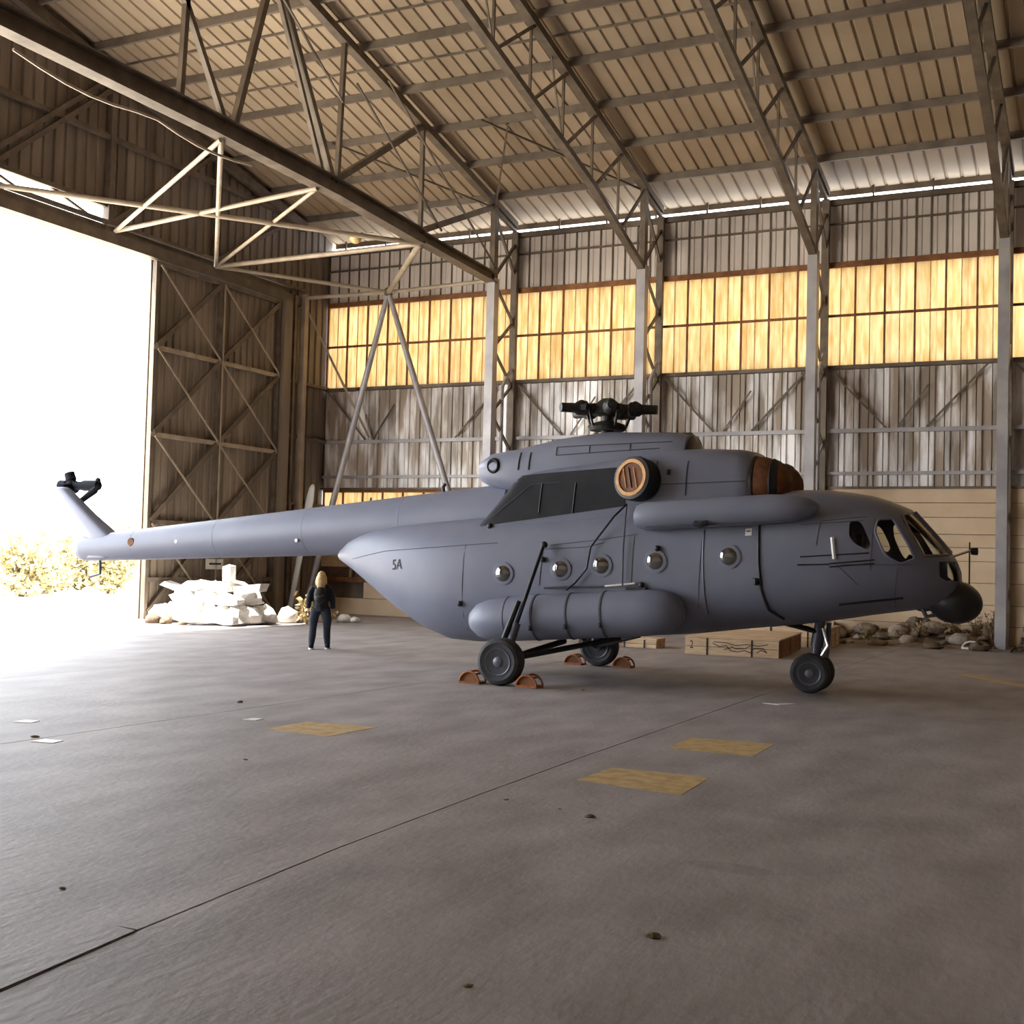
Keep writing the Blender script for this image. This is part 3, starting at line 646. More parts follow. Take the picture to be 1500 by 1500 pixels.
MB().tube([W(-10.35, 0, 1.75), W(-10.33, 0, 1.45), W(-10.6, 0, 1.38)], .03, 8).build('tail_bumper', 'gearmetal', heli)

# engine deck
MB().loft([ring(BLK, x, 44) for x in xs(BLK)]).build('engine_cowling', 'heli', heli); auto_smooth(bpy.data.objects['engine_cowling'], 30)
sp_ = MB().loft([ring(SPN, x, 36) for x in xs(SPN)]).build('gearbox_fairing', 'heli', heli); auto_smooth(sp_, 30)
MB().loft([ring([(x + .001, a + .06, b - .05, c - .05, e) for x, a, b, c, e in SPN], 2.3, 30), ring([(x, a + .06, b - .1, c - .07, e) for x, a, b, c, e in SPN], 2.3, 30)]).build('fan_intake_edge', 'black', sp_)
MB().lathe([(.52, -.25), (.5, .0), (.42, .06), (.3, .09), (.001, .1)], W(2.3, 0, 3.66), HX_ + Vector((0, 0, .1)), 24).build('fan_intake', 'darkmetal', sp_)
MB().lathe([(.12, -.06), (.145, .0), (.12, .05), (.001, -.04)], W(-1.12, -.52, 3.58), -HY_ - HX_ * .3, 18).build('outlet_pipe', 'black', sp_)
for x in (-.62, -.42): skin_tube([(x, 3.5), (x + .03, 3.8)], .014, 'line', 'seam', .004, SPN, sp_)
for a, b in (((.1, 3.88), (2.1, 3.95)), ((.1, 3.74), (.1, 3.88)), ((.7, 3.76), (.7, 3.9)), ((1.4, 3.8), (1.4, 3.93)), ((.1, 3.74), (1.9, 3.84))):
    skin_tube([a, b], .008, 'line', 'seam', .003, SPN, sp_)
for x in (1.95, 2.45): skin_tube([(x, 3.05), (x + .02, 3.6)], .01, 'line', 'cowling_seam', .004, BLK)
skin_tube([(1.5, 3.2), (3.4, 3.28)], .008, 'line', 'cowling_seam', .004, BLK)
# sooty exhaust panel lying on the cowling flank, shading painted in with the soot
def patch(quad, T, off, nu=14, nv=6):
    (ax, az), (bx, bz), (cx, cz), (dx, dz) = quad; R_ = []
    for j in range(nv + 1):
        v = j / nv; row = []
        for i in range(nu + 1):
            u = i / nu
            x = (1 - v) * ((1 - u) * ax + u * bx) + v * ((1 - u) * dx + u * cx); z = (1 - v) * ((1 - u) * az + u * bz) + v * ((1 - u) * dz + u * cz)
            row.append((x, z))
        R_.append(row)
    mb = MB(); vs = []; fs = []
    for o in (off, off - .02):
        for row in R_:
            for x, z in row: vs.append(sk(x, z, o, T))
    n_ = nu + 1; L_ = n_ * (nv + 1)
    for j in range(nv):
        for i in range(nu):
            q = (j * n_ + i, j * n_ + i + 1, (j + 1) * n_ + i + 1, (j + 1) * n_ + i)
            fs.append(q); fs.append(tuple(k + L_ for k in reversed(q)))
    edge = [i for i in range(n_)] + [j * n_ + nu for j in range(1, nv + 1)] + [nv * n_ + i for i in range(nu - 1, -1, -1)] + [j * n_ for j in range(nv - 1, 0, -1)]
    for a, b in zip(edge, edge[1:] + edge[:1]): fs.append((a, b, b + L_, a + L_))
    return mb.add(vs, fs)
patch([(-1.26, 2.5), (1.45, 2.88), (1.5, 3.52), (-.53, 3.385)], BLK, .012, 40, 12).build('exhaust_panel', 'heli_dark', heli, smooth=True)
for x in (-.05, .55): skin_tube([(x, 2.75), (x + .05, 3.25)], .012, 'black', 'exhaust_panel_seam', .016, BLK)
skin_tube([(-.9, 2.68), (-.2, 3.22), (.3, 3.27)], .006, 'line', 'exhaust_panel_seam', .016, BLK)
# exhaust nozzles with covers
for s in (-1, 1):
    ax = (HY_ * s - HX_ * .35 + Vector((0, 0, .12))).normalized(); c = W(1.68, s * .98, 3.3)
    ez = MB().lathe([(.30, -.35), (.35, -.12), (.365, .12), (.35, .2), (.31, .21), (.3, .12)], c, ax, 28).build('exhaust_nozzle', 'black', heli, smooth=True)
    MB().lathe([(.001, .2), (.24, .2), (.25, .17)], c, ax, 28).build('nozzle_cover', 'orange', ez)
    MB().lathe([(.235, .17), (.245, .225), (.30, .225), (.32, .19), (.31, .15)], c, ax, 28).build('cover_rim', 'cover_rim', ez)
    u_ = ax.cross(Vector((0, 0, 1))).normalized(); v_ = u_.cross(ax)
    for off in (-.09, .02, .12):
        MB().bar(c + ax * .205 + u_ * off - (u_ * .3 + v_) .normalized() * .17, c + ax * .205 + u_ * off + (u_ * .3 + v_).normalized() * .17, .035, .012).build('cover_strap', 'cover_rim' if off != .02 else 'darkmetal', ez)
# engine intakes with orange covers
for s in (-1, 1):
    c = W(3.42, s * .45, 3.26)
    ic = MB().lathe([(.44, -.1), (.445, .06), (.43, .2), (.37, .38), (.28, .5), (.15, .58), (.001, .6)], c, HX_, 28).build('intake_cover', 'orange', heli, smooth=True)
    MB().lathe([(.44, .0), (.455, .02), (.455, .06), (.44, .08)], c, HX_, 28).build('cover_hoop', 'darkmetal', ic)
    MB().lathe([(.39, .30), (.405, .32), (.36, .42), (.335, .43)], c, HX_, 28).build('cover_hoop', 'black', ic)
MB().lathe([(.3, -.02), (.3, .45), (.22, .58), (.001, .62)], W(3.3, 0, 3.05), HX_, 20).build('intake_fairing', 'heli', heli, smooth=True)
skin_tube([(2.15, 3.42), (2.2, 3.42)], .05, 'black', 'cowling_vent', .0, BLK)

# main rotor head
rh = MB().tube([W(.76, 0, 4.05), W(.76, 0, 4.3), W(.76, 0, 4.62)], [.13, .1, .11], 14).build('rotor_head', 'rotor', heli)
MB().lathe([(.3, -.06), (.34, 0), (.3, .05), (.14, .1)], W(.76, 0, 4.27), (0, 0, 1), 18).build('swashplate', 'rotor', rh)
MB().lathe([(.16, -.1), (.27, -.06), (.29, .06), (.2, .12), (.1, .2)], W(.76, 0, 4.56), (0, 0, 1), 18).build('hub', 'rotor', rh)
for k in range(5):
    a = math.radians(7 + 72 * k); d = HX_ * math.cos(a) + HY_ * math.sin(a) + Vector((0, 0, -.02)); c = W(.76, 0, 4.58)
    MB().tube([c + d * .2, c + d * .36, c + d * .4, c + d * .55, c + d * .6, c + d * .86], [.1, .09, .13, .12, .085, .08], 10).build('blade_grip', 'rotor', rh)
    e_ = Vector((-d.y, d.x, 0))
    MB().ball(c + d * .48 + Vector((0, 0, .06)), .085, 10, 7).build('damper', 'black', rh)
    MB().tube([c + d * .4 + e_ * .14 - Vector((0, 0, .02)), W(.76, 0, 4.27) + d * .3 + e_ * .1], .022, 6).build('pitch_link', 'rotor', rh)
    MB().box(tuple(c + d * .48 + e_ * .13 - Vector((.05, .05, .05))), tuple(c + d * .48 + e_ * .13 + Vector((.05, .05, .05)))).build('pitch_arm', 'black', rh)

# heater fairing on the cabin shoulder
fx = [(1.72, 2.70, .08), (1.76, 2.70, .17), (1.9, 2.70, .22), (2.4, 2.735, .23), (3.2, 2.785, .23), (3.9, 2.83, .225), (4.25, 2.85, .2), (4.45, 2.86, .14), (4.58, 2.865, .05)]
MB().tube([W(x, -1.2 - .06 * (1 if x < 4.3 else .3), z) for x, z, r in fx], [r for x, z, r in fx], 24).build('heater_fairing', 'heli', heli, smooth=True)
MB().tube([W(2.75, -1.46, 2.59), W(2.85, -1.48, 2.57), W(2.95, -1.45, 2.6)], .045, 8).build('heater_drain', 'black', heli)
MB().tube([W(1.95, -1.4, 2.53), W(3.0, -1.42, 2.58), W(4.2, -1.36, 2.66)], .012, 6).build('fairing_seam', 'line', heli)
# external fuel tank
def tank(s):
    prof = [(-1.12, .05), (-1.08, .16), (-.96, .27), (-.75, .34), (-.5, .365), (0, .37), (1.0, .37), (1.9, .37), (2.22, .35), (2.42, .27), (2.54, .15), (2.58, .04)]
    ax = lambda x: W(x, s * 1.27, 1.0 + .085 * (x + .28))
    t = MB().tube([ax(x) for x, r in prof], [r for x, r in prof], 30).build('fuel_tank', 'heli', heli, smooth=True)
    for x in (.12, .72, 1.3):
        MB().lathe([(.371, -.014), (.381, -.014), (.381, .014), (.371, .014)], ax(x), ax(1) - ax(0), 30).build('tank_strap', 'line', t)
        MB().bar(ax(x) + HY_ * s * .36 + Vector((0, 0, -.12)), ax(x) + HY_ * s * .37 + Vector((0, 0, -.2)), .05, .03).build('strap_buckle', 'black', t)
    MB().lathe([(.25, -.02), (.371, .0), (.373, .01), (.25, .03)], ax(-.38), ax(1) - ax(0), 30).build('tank_seam', 'line', t)
tank(-1); tank(1)
# doors, hatches, panel lines on the near flank
def lines(L, r=.005, m='line', name='panel_seam'):
    for pts in L: skin_tube(pts, r, m, name, .002)
lines([[(-3.0, 2.06), (-2.2, 2.12), (-.7, 2.24)], [(.27, 2.22), (1.1, 2.32), (1.75, 2.42)], [(-1.32, .75), (-1.3, 2.2)], [(.1, 1.55), (.15, 2.2)], [(.15, 2.15), (.9, 2.2), (1.2, 2.28)], [(1.68, 1.6), (1.7, 2.4)],
       [(2.75, 1.3), (2.82, 2.5)], [(4.55, 2.3), (4.6, 2.66), (5.25, 2.74)], [(4.3, 2.6), (5.2, 2.68)], [(5.32, 1.95), (5.36, 2.72)], [(4.9, 2.02), (5.9, 2.04)], [(5.62, 1.4), (5.7, 2.0)], [(4.85, 2.02), (5.15, 1.72)], [(-3.9, 1.9), (-3.0, 2.06)]])
lines([[(4.28, 2.0), (4.75, 2.02)], [(4.32, 2.12), (5.3, 2.2)], [(4.75, 2.03), (5.38, 2.1)], [(4.75, 1.98), (5.38, 2.05)]], .011, 'black', 'slide_rail')
skin_tube([(3.68, 2.62), (3.7, 2.0), (3.74, 1.6), (3.82, 1.3), (4.0, 1.17)], .026, 'black', 'cargo_door_edge', .0)  # black tube following the edge of the cargo door
skin_tube([(2.83, 2.5), (2.83, 2.0), (2.86, 1.5), (2.88, 1.2)], .01, 'gearmetal', 'door_rail', .002)
skin_tube([(4.85, 1.42), (5.4, 1.5), (5.75, 1.55)], .022, 'black', 'lower_strake', .0)
skin_tube([(3.66, 1.78), (3.66, 1.68)], .045, 'black', 'door_handle', .02)
skin_tube([(4.78, 2.42), (4.82, 2.1)], .03, 'white', 'highlight_strip', .004, sub=3)  # white strip paints a reflective highlight onto the flank
patch([(3.48, 2.42), (3.58, 2.43), (3.58, 2.54), (3.48, 2.53)], CAB, .006, 3, 3).build('stencil_plate', 'offwhite', heli)
skin_tube([(3.5, 2.49), (3.56, 2.495)], .009, 'ink', 'stencil_mark', .01, sub=2)
for x, z in ((-.95, 2.52), (-1.35, 1.2), (.16, 1.98), (1.85, 1.62), (2.1, 2.2)):
    MB().ball(sk(x, z, .02), .05, 10, 7).build('cap', 'black', heli)
skin_tube([(.2, 1.52), (.6, 1.55), (1.25, 1.58)], .02, 'gearmetal', 'step_rail', .03)
skin_tube([(1.25, 1.58), (1.75, 1.64)], .018, 'offwhite', 'step_edge', .04)
MB().box(tuple(W(1.62, -1.34, 1.53)), tuple(W(1.95, -1.2, 1.58))).build('step', 'black', heli)
# code on the rear clamshell
cu = bpy.data.curves.new('code', 'FONT'); cu.body = '5A'; cu.size = .26; cu.extrude = 0
to = bpy.data.objects.new('code', cu); COL.objects.link(to)
dg = bpy.context.evaluated_depsgraph_get(); tm = bpy.data.meshes.new_from_object(to.evaluated_get(dg)); bpy.data.objects.remove(to)
bm = bmesh.new(); bm.from_mesh(tm); bmesh.ops.triangulate(bm, faces=bm.faces); bmesh.ops.subdivide_edges(bm, edges=[e for e in bm.edges if e.calc_length() > .06], cuts=2); bm.to_mesh(tm); bm.free()
for v in tm.vertices:
    x, z = -2.82 + v.co.x * .78, 1.73 + v.co.y + v.co.x * .08
    v.co = sk(x, z, .008) - HO
link('code_lettering', tm, 'ink', heli)
# nose turret and fittings
tb = MB().ball(W(6.42, -.1, 1.5), (.40, .40, .325), 26, 17, Matrix.Rotation(TH, 3, 'Z') @ Matrix.Rotation(.12, 3, 'Y')).build('nose_turret', 'radome', heli, smooth=True)
MB().tube([W(6.15, -.1, 1.45), W(6.1, -.05, 1.62)], [.3, .34], 18).build('turret_mount', 'radome', tb)
MB().tube([W(5.95, -.2, 1.42), W(6.03, -.25, 1.27), W(6.15, -.2, 1.3)], .035, 8).build('turret_bracket', 'gearmetal', tb)
MB().tube([W(6.35, .5, 2.2), W(6.62, .5, 2.3)], .02, 8).build('pitot_tube', 'chrome', heli)
MB().lathe([(.05, 0), (.06, .03), (.06, .1), (.001, .11)], W(6.6, .5, 2.28), HX_, 14).build('pitot_head', 'radome', heli)
MB().tube([W(6.58, .5, 2.42), W(6.58, .5, 1.7)], .012, 6).build('whip_aerial', 'line', heli)
MB().tube([W(-3.9, 0, 2.9), W(-3.88, 0, 3.05)], .02, 6).build('boom_aerial', 'line', heli)
MB().tube([W(-2.3, -.1, 3.1), W(-2.32, -.1, 3.24), W(-2.28, -.1, 3.3)], .035, 8).build('boom_eye', 'black', heli)
# hoses hanging over the flank
MB().tube([sk(1.5, 2.9, .06, BLK), W(1.35, -1.2, 2.7), sk(1.0, 2.2, .08), sk(.95, 1.85, .08), sk(.75, 1.62, .06), W(.62, -1.35, 1.5)], .018, 8).build('tie_strap', 'black', heli)
MB().tube([sk(1.5, 2.88, .05, BLK), W(1.55, -1.22, 2.7), sk(1.55, 2.2, .06), sk(1.55, 1.6, .06)], .012, 6).build('tie_strap', 'line', heli)

# landing gear
def wheel(c, r, wd, name='wheel', side=-1):
    ax = HY_
    prof = [(r * .62, -wd * .42), (r * .8, -wd * .5), (r * .93, -wd * .42), (r, -wd * .2), (r, wd * .2), (r * .93, wd * .42), (r * .8, wd * .5), (r * .62, wd * .42)]
    t = MB().lathe(prof, c, ax, 32).build(name, 'tyre', heli); auto_smooth(t, 40)
    for s in (-1, 1):
        MB().lathe([(r * .62, wd * .40), (r * .58, wd * .46), (r * .52, wd * .42), (r * .46, wd * .26), (r * .25, wd * .3), (r * .2, wd * .46), (r * .12, wd * .5), (.001, wd * .52)], c, ax * s, 24).build('rim', 'wheel', t, smooth=True)
        for k in range(6):
            a = k * math.pi / 3
            MB().ball(Vector(c) + ax * s * wd * .3 + (HX_ * math.cos(a) + Vector((0, 0, math.sin(a)))) * r * .36, r * .045, 6, 5).build('bolt', 'chrome', t)
    return t
for s in (-1, 1):
    wc = W(-.1, s * 2.22, .37)
    wheel(wc, .37, .32)
    ft = W(-.12, s * 2.04, .42)
    MB().tube([wc, ft], .05, 10).build('axle', 'gearmetal', heli)
    MB().tube([ft, W(.2, s * 1.36, 2.2)], [.035, .032], 10).build('shock_strut', 'black', heli)
    MB().tube([ft + Vector((0, 0, -.05)), W(-.03, s * 1.83, .95)], [.075, .07], 12).build('oleo_cylinder', 'gearmetal', heli)
    MB().tube([W(-.24, s * 2.04, .5), W(-.14, s * 1.93, .85), W(-.05, s * 1.72, 1.3)], [.035, .05, .045], 8).build('oleo_cylinder', 'black', heli)
    MB().ball(W(.2, s * 1.32, 2.22), .06, 10, 7).build('strut_pivot', 'black', heli)
    MB().tube([ft + Vector((0, 0, -.04)), W(.25, s * .45, .62)], .05, 10).build('drag_arm', 'black', heli)
    MB().tube([ft + Vector((0, 0, -.04)), W(1.25, s * .5, .72)], .045, 10).build('drag_arm', 'black', heli)
nc = W(4.3, 0, .31)
for s in (-1, 1): wheel(nc + HY_ * s * .19, .31, .21)
MB().tube([nc - HY_ * .2, nc + HY_ * .2], .05, 10).build('nose_axle', 'gearmetal', heli)
MB().tube([nc, W(4.35, 0, .62), W(4.42, 0, 1.25)], [.07, .075, .085], 14).build('nose_leg', 'gearmetal', heli)
MB().tube([W(4.36, 0, .72), W(4.4, 0, 1.0)], .1, 14).build('nose_leg_collar', 'gearmetal', heli)
MB().tube([W(4.38, -.06, .95), W(3.75, -.2, 1.1)], .035, 8).build('nose_drag_strut', 'black', heli)
MB().tube([W(4.38, .06, .95), W(3.75, .2, 1.1)], .035, 8).build('nose_drag_strut', 'black', heli)
MB().tube([W(4.42, -.09, .52), W(4.55, -.09, .75), W(4.47, -.09, 1.02)], .028, 8).build('torque_link', 'chrome', heli)
MB().tube([W(4.5, .05, .55), W(4.54, .05, 1.1)], .04, 8).build('torque_link', 'gearmetal', heli)

# wheel chocks: half-round welded frames, two at each main wheel
CK = .49
for s, who in ((-1, 'near-side main wheel, the one with the long black strut in full view'), (1, 'far-side main wheel, seen beneath the belly')):
    for d, wh in ((-1, 'behind'), (1, 'ahead of')):
        c = W(-.1 + d * CK, s * 2.22, 0)
        lab = ('rusty orange half-round chock ' + wh + ' the main wheel ' + ('under the long bare strut' if s < 0 else 'beneath the belly'))
        ch = thing('wheel_chock', c, lab, 'chock', 'wheel chocks')
        pr = [W(-.1 + d * CK + .17 * math.cos(a * math.pi / 10), 0, .17 * math.sin(a * math.pi / 10)) - W(0, 0, 0) for a in range(11)]
        for o in (-.12, .12):
            P = [W(0, s * 2.22 + o, .018) + q for q in pr]
            MB().tube(P, .018, 8).build('hoop', 'chock', ch)
            MB().bar(P[0], P[-1], .035).build('foot_bar', 'chock', ch)
        for q in (0, 3, 5, 7, 10):
            MB().bar(W(0, s * 2.1, .018) + pr[q], W(0, s * 2.34, .018) + pr[q], .028).build('cross_bar', 'chock', ch)
        MB().prism([W(0, s * 2.22 - .1, .018) + q for q in pr], HY_ * .012).build('web_plate', 'rust', ch)

# ------------------------------------------------------------------ person by the doorway
PO = Vector((-14.88, 21.28, 0)); PR = Matrix.Rotation(.5, 3, 'Z')
def PP(x, y, z): return PO + PR @ Vector((x, y, z))
per = thing('person', PO, 'standing person with long blonde hair seen from behind, black jacket, dark jeans and backpack', 'person')
def chains(L):
    mb = MB()
    for pts in L: mb.tube([PP(*p[:3]) for p in pts], [p[3] for p in pts], 12)
    return mb
def voxel(mb, name, m, size=.014, parent=per, sm=3):
    me = baked(mb.mesh(name, PO), [('REMESH', dict(mode='VOXEL', voxel_size=size)), ('SMOOTH', dict(factor=.5, iterations=sm))])
    me.materials.clear(); me.materials.append(M[m]); me.shade_smooth()
    return link(name, me, None, parent)
LF, RF = (-.17, -.03), (.15, .12)
def leg(s, f, g): return [(s * .085, 0, .86, .095 + g), (s * .1 + f[0] * .25, .03, .62, .082 + g), (f[0] * .75 + s * .02, f[1] * .6 + .03, .45, .062 + g), (f[0] * .9, f[1] * .85, .27, .058 + g), (f[0], f[1], .08, .04 + g)]
def arm(s, g, end=True):
    P = [(s * .15, -.01, 1.29, .045 + g * .7), (s * .205, -.02, 1.2, .048 + g), (s * .245, -.03, 1.03, .042 + g), (s * .255, .02, .85, .03 + g)]
    return P
body = chains([leg(-1, LF, -.01), leg(1, RF, -.01), arm(-1, -.012), arm(1, -.012),
               [(0, 0, .8, .1), (0, 0, .9, .13), (0, 0, 1.02, .11), (0, 0, 1.18, .125), (0, 0, 1.3, .1), (0, 0, 1.36, .05), (0, .01, 1.42, .048)]])
body.ball(PP(0, .015, 1.5), (.073, .088, .105), 16, 11, PR)
body.ball(PP(0, .105, 1.495), (.013, .02, .02), 8, 6, PR)
for s in (-1, 1): body.ball(PP(s * .074, .01, 1.5), (.012, .02, .03), 8, 6, PR)
for s in (-1, 1):
    body.ball(PP(s * .254, .035, .79), (.02, .04, .05), 10, 7, PR)
    for i, (dy, ln) in enumerate(((-.026, .058), (-.009, .07), (.009, .074), (.026, .066))):
        body.tube([PP(s * .256, .035 + dy, .755), PP(s * .25, .04 + dy, .755 - ln * .55), PP(s * .238, .048 + dy, .755 - ln)], [.0095, .009, .007], 8)
    body.tube([PP(s * .25, .06, .8), PP(s * .24, .085, .77), PP(s * .235, .09, .745)], [.011, .01, .008], 8)
bo = voxel(body, 'body', 'skin', .0075, sm=2)
for s in (-1, 1): MB().ball(PP(s * .03, .088, 1.515), .012, 8, 6).build('eye', 'white', per)
MB().tube([PP(-.025, .092, 1.447), PP(0, .099, 1.445), PP(.025, .092, 1.447)], .006, 6).build('mouth', 'rust', per)
voxel(chains([leg(-1, LF, .018), leg(1, RF, .018), [(0, 0, .79, .13), (0, 0, .9, .155), (0, 0, .98, .135)]]), 'trousers', 'jeans')
jk = chains([[(0, 0, .84, .165), (0, 0, .9, .165), (0, 0, 1.02, .155), (0, 0, 1.15, .16), (0, 0, 1.27, .135), (0, 0, 1.33, .08), (0, 0, 1.37, .06)], [(-.14, -.01, 1.28, .06), (0, -.01, 1.31, .075), (.14, -.01, 1.28, .06)], [(-.1, 0, 1.0, .07), (-.1, 0, 1.25, .07)], [(.1, 0, 1.0, .07), (.1, 0, 1.25, .07)], arm(-1, .02), arm(1, .02)])
voxel(jk, 'jacket', 'jacket')
for s, f in ((-1, LF), (1, RF)):
    sh = voxel(MB().ball(PP(f[0], f[1] + .06, .05), (.052, .135, .05), 12, 9, PR).ball(PP(f[0], f[1] - .02, .08), (.055, .07, .06), 10, 8, PR), 'shoe', 'jacket', .012)
    MB().prism([PP(f[0] + .055 * math.cos(a * math.pi / 8) , f[1] + .05 + .145 * math.sin(a * math.pi / 8), 0) for a in range(16)], (0, 0, .025)).build('sole', 'white', sh)
voxel(MB().ball(PP(0, -.012, 1.52), (.09, .098, .105), 14, 10, PR).tube([PP(0, -.05, 1.5), PP(0, -.09, 1.4), PP(.0, -.11, 1.3), PP(-.01, -.12, 1.22)], [.088, .1, .09, .05], 12).tube([PP(-.06, -.03, 1.5), PP(-.09, -.04, 1.38), PP(-.09, -.05, 1.26)], [.05, .04, .02], 8).tube([PP(.06, -.03, 1.5), PP(.085, -.03, 1.38), PP(.08, -.04, 1.28)], [.05, .04, .02], 8), 'hair', 'hair', .012)
bp_ = voxel(MB().ball(PP(0, -.19, 1.12), (.13, .085, .18), 14, 10, PR).ball(PP(0, -.24, 1.06), (.1, .06, .09), 12, 8, PR), 'backpack', 'pack')
bp_ = tag(bp_)
MB().tube([PP(-.09, -.275, 1.13), PP(0, -.31, 1.1), PP(.09, -.275, 1.13)], .012, 6).build('pack_zip', 'packtrim', bp_)
for s in (-1, 1): MB().tube([PP(s * .09, -.13, 1.0), PP(s * .1, -.16, 1.2), PP(s * .09, -.08, 1.36), PP(s * .1, .1, 1.33), PP(s * .11, .14, 1.2)], .016, 6).build('pack_strap', 'pack', bp_)

# ------------------------------------------------------------------ crates
def crate(o, sx, sy, h, ang, label, side_m='wood_red', front_m='wood', nfront=2, marks=False):
    o = Vector(o); R_ = Matrix.Rotation(ang, 3, 'Z')
    c = thing('wooden_crate', o, label, 'crate')
    def T(mb):
        mb.v = [tuple(o + R_ @ Vector(v)) for v in mb.v]; return mb
    t = .03; g = .006
    T(MB().box((.02, .02, .01), (sx - .02, sy - .02, h - .035))).build('core', 'wood_dark', c)
    for i in range(nfront):
        z0, z1 = i * (h - .03) / nfront, (i + 1) * (h - .03) / nfront
        T(MB().box((0, -.005, z0 + g), (sx, t, z1 - g))).build('front_board', front_m, c)
        T(MB().box((0, sy - t, z0 + g), (sx, sy + .005, z1 - g))).build('back_board', front_m, c)
    ns_ = 3
    for i in range(ns_):
        z0, z1 = i * (h - .03) / ns_, (i + 1) * (h - .03) / ns_
        for x in (0, sx - t): T(MB().box((x - .004, .034, z0 + g), (x + t + .004, sy - .034, z1 - g))).build('side_board', side_m, c)
    nl = max(4, int(sy / .3))
    for i in range(nl):
        T(MB().box((-.02, i * sy / nl + g, h - .03), (sx + .02, (i + 1) * sy / nl - g, h))).build('lid_board', front_m, c)
    for k in (.24, .72): T(MB().box((sx * k - .02, -.012, .005), (sx * k + .02, -.002, h - .03))).build('strap', 'darkmetal', c)
    for k in (.1, .5, .9): T(MB().box((sx - .002, sy * k - .03, 0), (sx + .02, sy * k + .03, h - .03))).build('side_batten', side_m, c)
    if marks:
        cu = bpy.data.curves.new('mark', 'FONT'); cu.body = '2'; cu.size = .24
        to = bpy.data.objects.new('mark', cu); COL.objects.link(to)
        dg = bpy.context.evaluated_depsgraph_get(); tm = bpy.data.meshes.new_from_object(to.evaluated_get(dg)); bpy.data.objects.remove(to)
        for v in tm.vertices: v.co = R_ @ Vector((.1 + v.co.x * .7, -.0085, .14 + v.co.y))
        link('stencil_figure', tm, 'ink', c)
        P = [(.6, .27), (.75, .2), (.9, .23), (1.0, .12), (1.15, .1), (1.3, .14), (1.42, .1), (1.5, .2), (1.7, .2), (1.78, .1)]
        P2 = [(.62, .3), (.9, .29), (1.1, .24), (1.35, .27), (1.6, .25), (1.8, .29)]
        for Q in (P, P2, [(1.0, .22), (1.1, .17), (1.3, .18), (1.42, .24)], [(.85, .14), (1.02, .19)], [(1.55, .1), (1.66, .16), (1.76, .12)]):
            for a, b in zip(Q, Q[1:]): T(MB().bar((a[0], -.008, a[1]), (b[0], -.008, b[1]), .006, .016)).build('stencil_stroke', 'ink', c)
    return c
crate((-8.5, 25.98, 0), 2.02, 3.7, .40, .1, 'long pale wooden crate with dark stencil marks on its end', marks=True)
crate((-8.2, 30.4, 0), 1.9, 1.6, .50, .05, 'pale wooden crate behind the long stencilled crate', side_m='wood')
crate((-10.55, 27.0, 0), 1.0, .7, .22, .05, 'flat pale wooden crate beside the far main wheel', side_m='wood')
crate((-11.3, 26.6, 0), .62, .6, .26, .2, 'small dark wooden crate left of the flat pale crate', side_m='wood_dark', front_m='wood_dark')

# ------------------------------------------------------------------ scrap, rubble and plants
def lump(c, r, seed, flat=.7, n=10, m=7, jag=.35):
    rd = random.Random(seed); mb = MB(); rings = []
    rot = Matrix.Rotation(rd.uniform(0, 6.28), 3, 'Z')
    ax = (r * rd.uniform(.8, 1.25), r * rd.uniform(.8, 1.2), r * flat * rd.uniform(.8, 1.2))
    for i in range(m):
        t = -math.pi / 2 + math.pi * (i + .05) / (m - 1 + .1); ring_ = []
        for k in range(n):
            q = 1 + rd.uniform(-jag, jag) * .6
            v = Vector((ax[0] * math.cos(t) * math.cos(2 * math.pi * k / n) * q, ax[1] * math.cos(t) * math.sin(2 * math.pi * k / n) * q, max(ax[2] * math.sin(t) * q, -ax[2] * .55)))
            ring_.append(Vector(c) + rot @ v + Vector((0, 0, ax[2] * .55)))
        rings.append(ring_)
    return mb.loft(rings)
def slabchunk(c, s, ang, tilt, tx=0, seed=0):
    rd = random.Random(seed); mb = MB().box((-s[0] / 2, -s[1] / 2, -s[2] / 2), (s[0] / 2, s[1] / 2, s[2] / 2))
    R_ = Matrix.Rotation(ang, 3, 'Z') @ Matrix.Rotation(tilt, 3, 'Y') @ Matrix.Rotation(tx, 3, 'X')
    mb.v = [tuple(Vector(c) + R_ @ Vector([a * rd.uniform(.72, 1.12) if k < 2 or a > 0 else a for k, a in enumerate(v)])) for v in mb.v]
    return mb
# white offcuts heaped in the sun by the door
rd = random.Random(3)
white = []
for L_, (z_, h_, xs_, ys_) in enumerate(((0, .5, (-23.5, -22.75, -21.95, -21.3), (26.25, 27.0, 27.75)), (.5, .36, (-23.2, -22.4, -21.6), (26.6, 27.4)), (.86, .3, (-22.75, -22.05), (26.75, 27.4)))):
    for ix, x_ in enumerate(xs_):
        for y_ in ys_:
            if L_ == 0 and ix == 0 and y_ > 27.5: continue
            white.append(((x_ + rd.uniform(-.04, .04), y_ + rd.uniform(-.04, .04) - (.3 if L_ == 0 and ix == 2 else 0), z_ + h_ / 2), (rd.uniform(.62, .74), rd.uniform(.6, .7), h_ * rd.uniform(.8, .98)), L_))
white += [((-22.0, 27.05, 1.4), (.3, .26, .46), 3), ((-21.15, 27.0, .98), (.9, .36, .2), 4), ((-23.55, 26.75, .96), (.95, .36, .16), 4)]
NM = ['squat white foam block at the bottom of the sunlit heap by the doorway', 'white foam block midway up the sunlit heap by the doorway', 'white foam block near the top of the sunlit heap by the doorway', 'upright white foam stub crowning the sunlit heap by the doorway', 'thin white foam slab jutting from the sunlit heap by the doorway']
